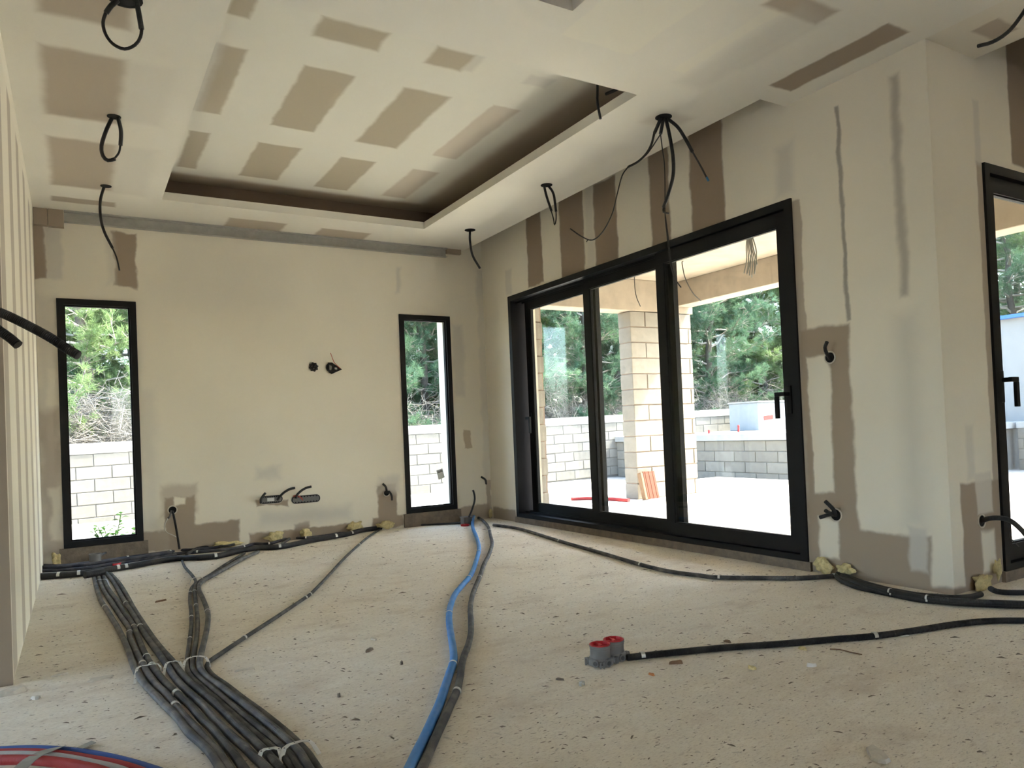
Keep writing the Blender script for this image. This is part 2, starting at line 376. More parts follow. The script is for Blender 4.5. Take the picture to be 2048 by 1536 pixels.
def slab(name, axis, u0, u1, v0, v1, w0, w1, holes, m, parent=None):
    """slab square to an axis, with rectangular holes cut clean through it (hole sides included)"""
    us = sorted({u0, u1, *[h[0] for h in holes], *[h[1] for h in holes]}); us = [u for u in us if u0 <= u <= u1]
    vs_ = sorted({v0, v1, *[h[2] for h in holes], *[h[3] for h in holes]}); vs_ = [v for v in vs_ if v0 <= v <= v1]
    def solid(i, j):
        if i < 0 or j < 0 or i >= len(us)-1 or j >= len(vs_)-1: return False
        cu, cv = (us[i]+us[i+1])/2, (vs_[j]+vs_[j+1])/2
        return not any(h[0] < cu < h[1] and h[2] < cv < h[3] for h in holes)
    V = {}; vl = []; f = []
    def vid(i, j, k):
        if (i, j, k) not in V:
            u, v, w_ = us[i], vs_[j], (w0, w1)[k]
            V[(i, j, k)] = len(vl); vl.append({'X': (w_, u, v), 'Y': (u, w_, v), 'Z': (u, v, w_)}[axis])
        return V[(i, j, k)]
    for i in range(len(us)-1):
        for j in range(len(vs_)-1):
            if not solid(i, j): continue
            for k in (0, 1): f.append((vid(i, j, k), vid(i+1, j, k), vid(i+1, j+1, k), vid(i, j+1, k)))
            for di, dj, a, b in ((-1, 0, (i, j), (i, j+1)), (1, 0, (i+1, j), (i+1, j+1)), (0, -1, (i, j), (i+1, j)), (0, 1, (i, j+1), (i+1, j+1))):
                if not solid(i+di, j+dj): f.append((vid(*a, 0), vid(*b, 0), vid(*b, 1), vid(*a, 1)))
    me = bpy.data.meshes.new(name); me.from_pydata(vl, [], f); me.update()
    bm = bmesh.new(); bm.from_mesh(me); bmesh.ops.recalc_face_normals(bm, faces=bm.faces); bm.to_mesh(me); bm.free()
    return link(name, me, m, parent)
# ------------------------------------------------------------------ the room shell
YE = 3.45                    # near end of the left wall
Z0 = -0.3
floor = slab('floor', 'Z', -5, R+0.2, -5, D+0.2, -0.18, 0.0, [], floor_mat()); tag(floor, 'dusty beige concrete screed floor', 'floor', kind='structure')
slab('floor_extension', 'Z', R+0.2, 9, -5, Y2+0.15, -0.18, 0.0, [], floor.data.materials[0], floor)

# back wall
bw = [rc('Y', D, [(60, 440), (88, 440), (90, 558), (62, 558)], BOARD, .01),
      rc('Y', D, [(88, 452), (124, 455), (126, 560), (90, 560)], GREY, .02, .8),
      rc('Y', D, [(228, 462), (272, 468), (277, 578), (228, 570)], BOARD, .012),
      rc('Y', D, [(215, 465), (232, 465), (230, 570), (214, 570)], GREY, .03, .6),
      rc('Y', D, [(70, 590), (112, 592), (128, 1100), (84, 1110)], GREY, .05, .7),
      rc('Y', D, [(78, 820), (120, 820), (128, 1110), (84, 1115)], (0.42, 0.35, 0.28), .05, .75),
      rc('Y', D, [(100, 980), (122, 980), (128, 1080), (102, 1080)], PLASTER, .02, .7),
      rc('Y', D, [(92, 740), (114, 740), (116, 810), (94, 810)], PLASTER, .02, .6),
      rc('Y', D, [(280, 780), (300, 780), (330, 1060), (290, 1060)], GREY, .05, .6),
      rc('Y', D, [(320, 965), (395, 975), (395, 1030), (325, 1025)], (0.46, 0.385, 0.30), .03, .7),
      rc('Y', D, [(330, 992), (388, 992), (395, 1060), (330, 1060)], BOARD, .012),
      rc('Y', D, [(285, 1062), (345, 1062), (345, 1100), (285, 1100)], BOARD, .012, .9),
      rc('Y', D, [(335, 1040), (475, 1056), (480, 1095), (335, 1100)], BOARD, .014),
      rc('Y', D, [(500, 1064), (700, 1050), (700, 1090), (500, 1095)], BOARD, .012),
      rc('Y', D, [(585, 1046), (615, 1042), (620, 1080), (590, 1080)], BOARD, .012),
      rc('Y', D, [(350, 985), (372, 1000), (372, 1012), (350, 1005)], PLASTER, .012),
      rc('Y', D, [(757, 968), (788, 972), (795, 1055), (757, 1055)], BOARD, .012),
      rc('Y', D, [(746, 1034), (806, 1030), (806, 1055), (746, 1055)], BOARD, .012),
      rc('Y', D, [(920, 1008), (978, 1012), (978, 1040), (920, 1040)], BOARD, .012, .9),
      rc('Y', D, [(972, 960), (982, 960), (982, 1035), (972, 1035)], BOARD, .01, .8),
      rc('Y', D, [(512, 998), (578, 1000), (578, 1012), (512, 1014)], BOARD, .01),
      rc('Y', D, [(514, 935), (558, 935), (558, 956), (514, 956)], GREY, .04, .8),
      rc('Y', D, [(520, 1020), (700, 1015), (700, 1040), (520, 1050)], GREY, .06, .8),
      rc('Y', D, [(755, 950), (795, 955), (800, 985), (760, 985)], GREY, .04, .8),
      rc('Y', D, [(792, 535), (800, 535), (802, 585), (794, 585)], GREY, .02, .9),
      rc('Y', D, [(905, 650), (925, 650), (930, 790), (908, 790)], GREY, .03, .7),
      rc('Y', D, [(927, 862), (942, 862), (944, 895), (929, 895)], (0.47, 0.38, 0.27), .008, .9),
      rc('Y', D, [(955, 540), (972, 540), (982, 960), (965, 960)], GREY, .02, .55),
      rc('Y', D, [(340, 490), (590, 505), (590, 620), (340, 620)], (0.72, 0.665, 0.56), .15, .7),
      ]
M_BW = patched('plaster_back_wall', 'XZ', bw, warp=.045)
wb = slab('wall_back', 'Y', -5, R, Z0, ROOF, D, D+0.30, [(A1, A2, WB, WT), (B1, B2, WB, WT)], M_BW); tag(wb, 'plastered back wall between two narrow windows', 'wall', kind='structure')
# right wall
PXR = lambda pts, *a: rc('X', R, pts, *a)
BD2 = (0.31, 0.24, 0.175)
rw = [PXR([(1053, 380), (1083, 380), (1083, 572), (1053, 572)], BD2, .012),
      PXR([(1119, 380), (1168, 380), (1168, 560), (1122, 560)], BD2, .012),
      PXR([(1186, 360), (1232, 360), (1236, 530), (1190, 530)], BD2, .012),
      PXR([(1170, 360), (1186, 360), (1188, 530), (1172, 530)], GREY, .03, .6),
      PXR([(1298, 300), (1338, 300), (1340, 500), (1302, 500)], BD2, .012),
      PXR([(1376, 240), (1446, 240), (1450, 460), (1384, 460)], BD2, .012),
      PXR([(1010, 540), (1022, 540), (1024, 590), (1012, 590)], GREY, .02, .7),
      PXR([(1550, 290), (1585, 290), (1585, 390), (1555, 390)], GREY, .04, .8),
      PXR([(1604, 655), (1696, 650), (1722, 1160), (1618, 1150)], BOARD, .014),
      PXR([(1618, 1060), (1862, 1060), (1866, 1185), (1618, 1150)], BOARD, .014),
      PXR([(1611, 712), (1652, 712), (1675, 985), (1630, 985)], PLASTER, .012, .95),
      PXR([(1638, 1036), (1676, 1036), (1678, 1116), (1640, 1116)], PLASTER, .012, .9),
      PXR([(1816, 1055), (1852, 1055), (1858, 1142), (1824, 1142)], GREY, .015, .9), (Y2-.1, S2, -.02, .028, BOARD, .012, 1.0),
      PXR([(1592, 400), (1606, 400), (1618, 1120), (1604, 1120)], BOARD, .008, .8),
      PXR([(1784, 150), (1802, 150), (1812, 590), (1796, 590)], (0.40, 0.36, 0.30), .02, .8),
      PXR([(1676, 212), (1681, 212), (1694, 640), (1690, 640)], (0.30, 0.27, 0.23), .008, .85),
      PXR([(1798, 630), (1840, 630), (1845, 1050), (1806, 1050)], (0.62, 0.58, 0.495), .08, .8),
      PXR([(1040, 1010), (1060, 1012), (1060, 1045), (1040, 1040)], BOARD, .01, .8),
      rc('X', R, [(985, 1018), (1032, 1015), (1032, 1048), (990, 1040)], BOARD, .012, .9),
      ]
M_RW = patched('plaster_right_wall', 'YZ', rw, warp=.028)
wr = slab('wall_right', 'X', Y2+0.0015, D+0.30, Z0, ROOF, R, R+0.30, [(S2, S1, SB, ST)], M_RW); tag(wr, 'plastered right wall around the wide sliding door', 'wall', kind='structure')
# wall with the second door
PY2 = lambda pts, *a: rc('Y', Y2, pts, *a)
dw = [PY2([(1926, 962), (2004, 962), (2010, 1190), (1926, 1190)], BOARD, .01),
      PY2([(1950, 945), (1982, 945), (1986, 1026), (1954, 1026)], (0.66, 0.61, 0.53), .012, .85),
      PY2([(1955, 325), (1966, 325), (2006, 1150), (1994, 1150)], BOARD, .008, .8),
      PY2([(1962, 1060), (1990, 1064), (1992, 1142), (1968, 1142)], PLASTER, .014, .9),
      PY2([(2014, 60), (2140, 60), (2140, 345), (2020, 345)], BD2, .01),
      (R, R+.35, -.02, .03, BOARD, .012, 1.0),
      PY2([(1945, 200), (1958, 200), (1962, 330), (1950, 330)], GREY, .015, .7),
      PY2([(1930, 850), (1945, 850), (1950, 960), (1935, 960)], GREY, .02, .6)]
M_DW = patched('plaster_door_wall', 'XZ', dw)
D2X1 = DX+3.3
wd = slab('wall_door', 'Y', R+0.0012, 9.3, Z0, ROOF, Y2, Y2+0.30, [(DX, D2X1, SB, DT)], M_DW); tag(wd, 'short plastered wall beside the second sliding door', 'wall', kind='structure')
# left wall (stripes of joint plaster over bare board)
lw = []
y_ = YE+0.07
while y_ < D:
    lw.append((y_, y_+0.22, 0.0, 2.74, (0.44, 0.37, 0.29), .014, .85)); y_ += 0.60
lw.append((YE, D, 2.62, 2.76, PLASTER, .02, 1.0))
M_LW = patched('striped_left_wall', 'YZ', lw)
wl = slab('wall_left', 'X', YE, D, Z0, ROOF, -L-0.10, -L, [], M_LW); tag(wl, 'left partition with pale vertical plaster stripes', 'wall', kind='structure')
slab('near_partition', 'X', 1.15, YE-1.1, Z0, ROOF, -L-0.10, -L, [], M_LW, wl)
slab('door_head', 'X', YE-1.1, YE, 2.3, ROOF, -L-0.10, -L, [], M_LW, wl)
jam = MB().box((-L-0.11, YE-0.014, 0), (-L+0.003, YE-0.0005, 2.3)).build('bare_board_jamb', mat('bare_board', BOARD, .9), wl)
# rest of the house behind the camera
RY = -5.0
wx = slab('wall_rear', 'Y', -5, 9.3, Z0, ROOF, RY-.3, RY, [(0.7, 3.0, 0.6, 2.2)], M_ROOM); tag(wx, 'rear house wall with one opening added for fill light', 'wall', kind='structure')  # unseen opening, made up and sized to let fill light in
wy = slab('wall_far_side', 'X', RY-.3, Y2, Z0, ROOF, 9, 9.3, [], M_ROOM); tag(wy, 'far side house wall', 'wall', kind='structure')
wz = slab('wall_far_left', 'X', RY-.3, D+0.3, Z0, ROOF, -5.3, -5, [(2, 5.8, 0.02, 2.5)], M_ROOM); tag(wz, 'far left house wall with a wide opening added for light', 'wall', kind='structure')  # unseen opening, put in to bring more daylight indoors
roof = slab('ceiling_roof_slab', 'Z', -5.4, 9.5, RY-.5, D+0.4, ROOF, ROOF+0.2, [(R+0.31, 9.6, Y2+0.31, D+1)], M_CONC); tag(roof, 'concrete roof slab over the house', 'roof', kind='structure')

# ceilings
PZ = lambda pts, *a: rc('Z', H, pts, *a)
BC = (0.50, 0.425, 0.33)
cl = [PZ([(82, 88), (248, 120), (245, 245), (88, 232)], BC, .03), PZ([(98, 272), (232, 290), (228, 385), (102, 366)], BC, .03),
      PZ([(75, -60), (275, -40), (258, 60), (70, 22)], BC, .03), PZ([(100, 392), (235, 405), (225, 413), (105, 402)], BC, .015),
      PZ([(248, 120), (345, 140), (330, 250), (245, 245)], (0.72, 0.675, 0.59), .05, .8),
      PZ([(232, 290), (310, 300), (295, 395), (228, 385)], (0.72, 0.675, 0.59), .05, .8),
      PZ([(460, 436), (575, 447), (550, 472), (440, 462)], BC, .02), PZ([(640, 457), (742, 466), (715, 488), (620, 478)], BC, .02),
      PZ([(1775, 48), (1818, 62), (1590, 180), (1530, 175)], (0.37, 0.30, 0.225), .012), PZ([(1112, 62), (1250, 112), (1440, -10), (1300, -60)], PALE, .012, .8),
      PZ([(1338, 138), (1362, 143), (1590, 15), (1560, 10)], PALE, .012, .8), PZ([(1575, -5), (1690, 14), (1640, 42), (1500, 10)], BC, .02),
      PZ([(1300, 230), (1400, 225), (1360, 255), (1280, 250)], BC, .04, .4), PZ([(1330, 150), (1640, 20), (1660, 40), (1380, 180)], GREY, .05, .45),
      PZ([(1550, 100), (1640, 40), (1650, 50), (1420, 170)], GREY, .04, .35),
      PZ([(1000, 330), (1200, 250), (1250, 330), (1000, 400)], GREY, .12, .35)]
M_CL = patched('plaster_ceiling', 'XY', cl, base=(0.82, 0.775, 0.675), base2=(0.775, 0.73, 0.63))
REC0 = 2.855
hp = P(1145, 22, 'Z', H)
ceil_ = slab('ceiling', 'Z', -5, R, -5, D, H, H+LIP, [(TX0, TX1, TY1, TY0), (RX-0.02, R+1, REC0, D+1), (hp.x-0.6, hp.x, hp.y-0.6, hp.y)], M_CL)
tag(ceil_, 'plastered lower ceiling around the sunken tray', 'ceiling', kind='structure')
rd = [rc('Z', H, [(1940, 62), (1990, 40), (2048, 55), (1985, 78)], BC, .012), ]
slab('ceiling_extension', 'Z', R, 9, -5, Y2, H, H+LIP, [(4.137, D2X1+0.05, Y2-0.25, Y2+1)], patched('plaster_ceiling_rear', 'XY', rd), ceil_)
P2 = lambda pts, *a: rc('Z', H2, pts, *a)
BT = (0.50, 0.435, 0.325)
tl = [P2([(640, 32), (780, 66), (755, 103), (630, 72)], BT, .02), P2([(870, 90), (950, 110), (925, 142), (855, 128)], BT, .02),
      P2([(1060, 150), (1108, 158), (1095, 176), (1045, 168)], GREY, .02, .7), P2([(450, 92), (495, 100), (440, 230), (385, 218)], BT, .015),
      P2([(950, 110), (972, 112), (945, 142), (925, 142)], GREY, .02, .6),
      P2([(610, 130), (712, 152), (625, 265), (540, 248)], BT, .015), P2([(810, 175), (902, 195), (790, 297), (712, 283)], BT, .02),
      P2([(985, 210), (1035, 220), (915, 320), (865, 310)], (0.62, 0.545, 0.445), .015), P2([(375, 262), (422, 265), (390, 338), (358, 333)], BT, .015),
      P2([(520, 284), (598, 297), (557, 362), (476, 350)], BT, .015), P2([(680, 313), (755, 325), (690, 382), (632, 372)], BT, .015),
      P2([(830, 338), (876, 345), (812, 398), (760, 390)], (0.60, 0.525, 0.425), .02), P2([(455, -20), (512, -20), (505, 38), (465, 30)], BT, .015),
      P2([(430, 80), (455, 92), (400, 225), (375, 215)], GREY, .02, .6)]
_b_shade = (0.50, 0.41, 0.31)  # bare-board brown, faded inwards to carry the cove's shade in colour
tl += [(TX1+.0, TX1+.5, TY1-.5, TY0+.5, _b_shade, .07, 1.0), (TX0-.5, TX1+.5, TY0+.06, TY0+.5, _b_shade, .05, 1.0), (TX0-.5, TX0-.02, TY1-.5, TY0+.5, _b_shade, .05, 1.0)]
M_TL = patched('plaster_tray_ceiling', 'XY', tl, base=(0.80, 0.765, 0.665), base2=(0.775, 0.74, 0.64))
CV = 0.26

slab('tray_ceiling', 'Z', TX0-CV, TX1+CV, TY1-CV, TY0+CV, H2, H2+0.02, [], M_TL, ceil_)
M_COVE = mat('bare_board_shade_toned', (0.26, 0.19, 0.135), .9)  # bare board, its colour darkened for the shade inside the cove
for a, b in (((TX0-CV-.02, TY1-CV-.02), (TX0-CV, TY0+CV+.02)), ((TX1+CV, TY1-CV-.02), (TX1+CV+.02, TY0+CV+.02)), ((TX0-CV, TY1-CV-.02), (TX1+CV, TY1-CV)), ((TX0-CV, TY0+CV), (TX1+CV, TY0+CV+.02))):
    MB().box((a[0], a[1], H+LIP), (b[0], b[1], H2)).build('cove_side', M_COVE, ceil_)
for a, b in (((hp.x, hp.y-.62), (hp.x+.02, hp.y+.02)), ((hp.x-.62, hp.y-.62), (hp.x-.6, hp.y+.02)), ((hp.x-.6, hp.y), (hp.x, hp.y+.02)), ((hp.x-.6, hp.y-.62), (hp.x, hp.y-.6))):
    MB().box((a[0], a[1], H+LIP), (b[0], b[1], ROOF-.001)).build('hole_shade_side', M_COVE, ceil_)  # dark shaft boards added so the ceiling hole renders dark
MB().box((hp.x-.6, hp.y-.6, ROOF-.02), (hp.x, hp.y, ROOF-.002)).build('hole_shade_top', mat('plenum_shade', (.07, .055, .04), .95), ceil_)  # added cap, shade of the plenum put into its colour
MB().box((RX-.04, REC0-.02, H+.28), (R, D, H+.30)).build('curtain_recess_top', M_CL, ceil_)
MB().box((RX-.04, REC0, H+LIP), (RX-.02, D, H+.28)).build('curtain_recess_side', M_CL, ceil_)
MB().box((RX-.02, REC0-.02, H+LIP), (R, REC0, H+.28)).build('curtain_recess_end', M_CL, ceil_)
MB().box((4.13, Y2-.27, H+.28), (D2X1+.06, Y2, H+.30)).build('curtain_recess_top', M_CL, ceil_)
MB().box((4.13, Y2-.27, H+LIP), (D2X1+.06, Y2-.25, H+.28)).build('curtain_recess_side', M_CL, ceil_)
MB().box((4.117, Y2-.25, H+LIP), (4.137, Y2, H+.28)).build('curtain_recess_end', M_CL, ceil_)

# ------------------------------------------------------------------ windows and doors
def fixed_window(name, x0, x1, label):
    t = empty(name, (x0, D, WB)); tag(t, label, 'window', kind='structure')
    fw, y0, y1 = 0.046, D-0.012, D+0.075
    fr = MB(); fr.box((x0, y0, WT-fw), (x1, y1, WT)); fr.box((x0, y0, WB), (x1, y1, WB+fw)); fr.box((x0, y0, WB+fw), (x0+fw, y1, WT-fw)); fr.box((x1-fw, y0, WB+fw), (x1, y1, WT-fw))
    fr.build('window_frame', M_ALU, t)
    g = MB(); i = 0.012; a0, a1, b0, b1 = x0+fw, x1-fw, WB+fw, WT-fw; ya, yb = y0+.02, y0+.05
    g.box((a0, ya, b1-i), (a1, yb, b1)); g.box((a0, ya, b0), (a1, yb, b0+i)); g.box((a0, ya, b0+i), (a0+i, yb, b1-i)); g.box((a1-i, ya, b0+i), (a1, yb, b1-i))
    g.build('glazing_bead', M_GASKET, t)
    MB().box((a0, y0+.035, b0), (a1, y0+.041, b1)).build('pane', M_GLASS, t)
    s = MB().box((x0-.03, D-.03, 0.0), (x1+.03, D+.29, WB-.001)).build('window_sill', M_SILL, t)
    return t
fixed_window('window_1', A1, A2, 'narrow black framed fixed window at the left end of the back wall')
fixed_window('window_2', B1, B2, 'narrow black framed fixed window near the room corner')
# sticker on the second window
sp = P(881, 948, 'Y', D+.022)
stk = MB().obox(sp, Vector((.034, 0, .009)), Vector((0, .0008, 0)), Vector((-.010, 0, .046))).build('window_sticker', M_WHITEP); tag(stk, 'small white printed label stuck on the pane of the narrow corner window', 'label')
for k, (o_, hl) in enumerate(((.030, .028), (.020, .030), (-.018, .014))):
    MB().obox(sp+Vector((-.0022, -.0012, .01))*0+Vector((-.010, -.0012, .046))*(o_/.046)+Vector((.012 if k == 2 else 0, 0, 0)), Vector((hl, 0, hl*.26)), Vector((0, .0004, 0)), Vector((-.0007, 0, .0032))).build('printed_line', M_PRINT, stk)

def slider(name, ax, c, a0, a1, zb, zt, out, panels, label, handles):
    """three-track sliding door along an axis; c = room face of the wall, out = +1 outwards"""
    def B(mb, u0, u1, w0, w1, z0, z1):
        p, q = (c+out*w0, u0, z0), (c+out*w1, u1, z1)
        if ax == 'X': p, q = (u0, c+out*w0, z0), (u1, c+out*w1, z1)
        mb.box(p, q); return mb
    base = (c, a0, zb) if ax == 'Y' else (a0, c, zb)
    t = empty(name, base); tag(t, label, 'door', kind='structure')
    fw = 0.05
    m = MB(); B(m, a0, a1, -.014, .19, zt-fw, zt); B(m, a0, a1, -.014, .19, zb, zb+.035); B(m, a0, a0+fw, -.014, .19, zb+.035, zt-fw); B(m, a1-fw, a1, -.014, .19, zb+.035, zt-fw)
    m.build('door_frame', M_ALU, t)
    for k in range(3):
        m = MB(); B(m, a0+fw, a1-fw, .015+k*.055+.045, .015+k*.055+.053, zb+.035, zb+.055); B(m, a0+fw, a1-fw, .015+k*.055+.045, .015+k*.055+.053, zt-fw-.02, zt-fw); m.build('track_rail', M_ALU, t)
    for (p0, p1, k, hd) in panels:
        w0 = .012+k*.055; w1 = w0+.042; z0, z1 = zb+.04, zt-fw-.004; sw = 0.085
        pt = MB(); B(pt, p0, p1, w0, w1, z1-sw, z1); B(pt, p0, p1, w0, w1, z0, z0+sw); B(pt, p0, p0+sw, w0, w1, z0+sw, z1-sw); B(pt, p1-sw, p1, w0, w1, z0+sw, z1-sw)
        po = pt.build('sash', M_ALU, t)
        gk = MB(); i = .008
        for a in ((p0+sw, p1-sw, z1-sw-i, z1-sw), (p0+sw, p1-sw, z0+sw, z0+sw+i), (p0+sw, p0+sw+i, z0+sw+i, z1-sw-i), (p1-sw-i, p1-sw, z0+sw+i, z1-sw-i)): B(gk, a[0], a[1], w0+.008, w1-.008, a[2], a[3])
        gk.build('gasket', M_GASKET, po)
        B(MB(), p0+sw, p1-sw, w0+.017, w0+.023, z0+sw, z1-sw).build('pane', M_GLASS, po)
        if hd:
            hu, hz, sgn = hd
            h = MB(); B(h, hu-.017, hu+.017, w0-.012, w0, hz-.085, hz+.085); B(h, hu-.011, hu+.011, w0-.055, w0-.012, hz+.022, hz+.046)
            B(h, min(hu, hu+sgn*.05)-.011, max(hu, hu+sgn*.05)+.011, w0-.064, w0-.044, hz+.022, hz+.048); B(h, hu+sgn*.05-.0125, hu+sgn*.05+.0125, w0-.064, w0-.044, hz-.11, hz+.022)
            h.build('handle', M_ALU, po, bevel=.002)
    return t
slider('door_1', 'Y', R, S2, S1, SB, ST, 1, [(S2+.045, 4.05, 0, (2.93, 1.01, 1)), (3.93, 5.02, 1, None), (4.92, S1-.09, 2, (S1-.13, .97, -1))], 'wide black three-panel sliding door in the right wall', None)
MB().box((R-.02, S2-.02, 0), (R+.3, S1+.02, SB-.001)).build('door_sill', M_SILL, bpy.data.objects['door_1'])
slider('door_2', 'X', Y2, DX, D2X1, SB, DT, 1, [(DX+.045, DX+1.17, 0, (DX+.095, 1.02, 1)), (DX+1.08, DX+2.2, 1, None), (DX+2.1, D2X1-.05, 2, None)], 'second black sliding door at the right edge', None)
MB().box((DX-.02, Y2-.02, 0), (D2X1+.02, Y2+.3, SB-.001)).build('door_sill', M_SILL, bpy.data.objects['door_2'])

# steel channel left under the ceiling on the back wall
ch = empty('steel_channel', (1.5, D, 2.66)); tag(ch, 'long galvanised steel channel fixed along the top of the back wall', 'channel')
c0 = P(128, 432, 'Y', D-.03); c1 = P(893, 510, 'Y', D-.03); zc = H-.004
MB().box((c0.x, D-.058, H-.012), (c1.x, D-.0015, H-.0015)).build('top_flange', M_RAIL, ch)
MB().box((c0.x, D-.012, H-.085), (c1.x, D-.0015, H-.012)).build('web', M_RAIL, ch)
MB().box((c0.x, D-.05, H-.089), (c1.x, D-.0015, H-.085)).build('lower_flange', M_RAIL, ch)
MB().box((c1.x+.002, D-.045, H-.05), (c1.x+.16, D-.0015, H-.003)).build('end_packer', mat('bare_board', BOARD), ch)
MB().box((-L+.004, D-.05, H-.13), (c0.x-.11, D-.002, H-.002)).build('board_packer', mat('bare_board', BOARD), ch)
MB().box((c0.x-.105, D-.055, H-.135), (c0.x-.003, D-.002, H-.002)).build('board_packer', mat('bare_board', BOARD), ch)
# ------------------------------------------------------------------ outside
GZ = -0.28
gr = slab('ground_outside', 'Z', -14, 34, -16, 14, GZ-0.3, GZ-0.1, [], M_GROUND); gr.name = 'ground'
gr.location.z = 0.10; tag(gr, 'pale sunlit ground around the house', 'ground', kind='structure')
so = slab('forest_ground', 'Z', -20, 45, 13.5, 40, GZ-0.3, GZ+0.1, [], M_SOIL); tag(so, 'dark soil under the pines behind the garden wall', 'soil', kind='structure')
te = slab('terrace', 'Z', R+0.3, 9.4, Y2+0.3, 9.0, GZ, -0.05, [], M_TERR); tag(te, 'pale concrete terrace slab outside the sliding door', 'terrace', kind='structure')
_blk = {}
def block_mesh(sx, sy, sz, m):
    k = (round(sx, 3), round(sy, 3), round(sz, 3), m.name)
    if k not in _blk:
        bm = bmesh.new(); bmesh.ops.create_cube(bm, size=1)
        for v in bm.verts: v.co.x *= sx; v.co.y *= sy; v.co.z *= sz
        bmesh.ops.bevel(bm, geom=list(bm.edges), offset=.005, segments=1, affect='EDGES')
        me = bpy.data.meshes.new('block'); bm.to_mesh(me); bm.free(); me.materials.append(m); _blk[k] = me
    return _blk[k]
def block_wall(name, p0, ax, length, courses, label, z0, thick=.2, bl=.5, bh=.2, m=None, mort=None, coping=None, cat='wall', end_h=None):
    """running-bond wall of separate blocks, p0 = near corner of the face"""
    m = m or M_BLOCK; mort = mort or M_MORTAR
    t = empty(name, (p0[0], p0[1], z0)); tag(t, label, cat)
    def W(u, w, z): return (p0[0]+u, p0[1]+w, z) if ax == 'X' else (p0[0]+w, p0[1]+u, z)
    MB().box(W(0.012, .012, z0), W(length-.012, thick-.012, z0+courses*bh-.004)).build('mortar_core', mort, t)
    j = .012
    for c in range(courses):
        u = -bl/2 if c % 2 else 0.0
        while u < length-.02:
            a, b = max(u, 0), min(u+bl, length)
            if b-a > .06:
                sx = b-a-j
                me = block_mesh(sx, thick+.004, bh-j, m) if ax == 'X' else block_mesh(thick+.004, sx, bh-j, m)
                o = bpy.data.objects.new('block', me); COL.objects.link(o); o.parent = t
                q = W((a+b)/2, thick/2+random.uniform(-.004, .004), z0+(c+.5)*bh)
                o.location = (q[0]-p0[0], q[1]-p0[1], q[2]-z0); o.rotation_euler = (0, 0, random.uniform(-.004, .004))
            u += bl
    if coping:
        MB().box(W(-.01, -.015, z0+courses*bh), W(length+.01, thick+.015, z0+courses*bh+coping)).build('coping', M_CONC2, t, bevel=.006)
    return t
M_CONC2 = mat('pale_coping', (0.31, 0.30, 0.28), .9, noise=.15, scale=8, bump=.3)
FY = 13.3
gw = block_wall('garden_wall', (-2.5, FY), 'X', 21.0, 6, 'long pale concrete block garden wall with coping in front of the pines', GZ, coping=.17)
gw.location.z -= .165; gw.rotation_euler = (0, -.0163, 0)      # follows the slope of the plot
MB().box((-2.4, FY+.02, GZ-.4), (18.4, FY+.18, GZ+.12)).build('footing', M_MORTAR, gw).location.z += .0
block_wall('garden_wall', (10.7, 7.3), 'Y', 5.99, 4, 'low shaded block retaining wall under the raised terrace', GZ, coping=None, thick=.2)
rt_ = slab('raised_terrace', 'Z', 10.66, 18.5, 7.28, 13.29, GZ+.8+.001, GZ+.92, [], M_CONC2); tag(rt_, 'raised pale terrace slab behind the sliding door view', 'terrace')
fl = slab('raised_fill', 'Z', 10.91, 18.4, 7.35, 13.28, GZ, GZ+.79, [], M_MORTAR, rt_)
block_wall('garden_wall', (15.6, 1.6), 'Y', 5.6, 4, 'low block wall seen through the second sliding door', GZ, coping=.12)
# porch
block_wall('porch_pillar', (6.1, 7.2), 'X', 1.06, 12, 'tall concrete block pillar holding up the porch roof', -0.05, thick=.24, m=M_BLOCKW, mort=M_MORTW, cat='pillar')
block_wall('porch_pillar', (R+.305, 7.2), 'X', .78, 12, 'block pier of the porch beside the house wall', -0.05, thick=.24, m=M_BLOCKW, mort=M_MORTW, cat='pillar')
po = empty('porch_roof', (6.9, 5, 2.44)); tag(po, 'concrete porch roof slab with deep edge beams', 'roof')
MB().box((R+.31, Y2+.31, 2.76), (7.3, 7.5, 2.98)).build('slab', M_CONC, po)
MB().box((6.9, Y2+.31, 2.44), (7.16, 7.19, 2.759)).build('edge_beam', M_CONC, po, bevel=.006)
MB().box((R+.31, 7.2, 2.352), (7.2, 7.46, 2.759)).build('edge_beam', M_CONC, po, bevel=.006)
# meter cabinet on the raised terrace
cbp = P(1535, 862, 'Z', GZ+.92); cb_ = empty('meter_cabinet', cbp); tag(cb_, 'pale meter cabinet with a red label on the raised terrace', 'cabinet')

cz0 = GZ+.92
cbp2 = P(1518, 862, 'Y', 12.0)
cx0 = cbp2.x
MB().box((cx0, 12.0, cz0), (cx0+1.15, 12.9, cz0+.66)).build('body', M_CABW, cb_, bevel=.01)
MB().box((cx0-.02, 11.97, cz0+.66), (cx0+1.17, 12.92, cz0+.70)).build('top_slab', M_CONC2, cb_, bevel=.005)
MB().box((cx0+.02, 11.992, cz0+.03), (cx0+1.13, 11.999, cz0+.63)).build('front_panel', M_CABW, cb_)
lp = P(1537, 835, 'Y', 11.985)
MB().obox(lp, Vector((.16, 0, .01)), Vector((0, .004, 0)), Vector((0, 0, .05))).build('red_label', M_REDL, cb_)
for (x, y0_, y1_, lab) in ((1418, 867, 860, 'short red pipe stub on the raised terrace'), (1477, 864, 850, 'tall red pipe stub on the raised terrace near the cabinet')):
    b = P(x, y0_, 'Z', GZ+.92); e = PV(x, y1_, b)
    tag(tube('pipe_stub', [b, (b+e)/2, e], .022, M_PRED, n=8), lab, 'pipe')
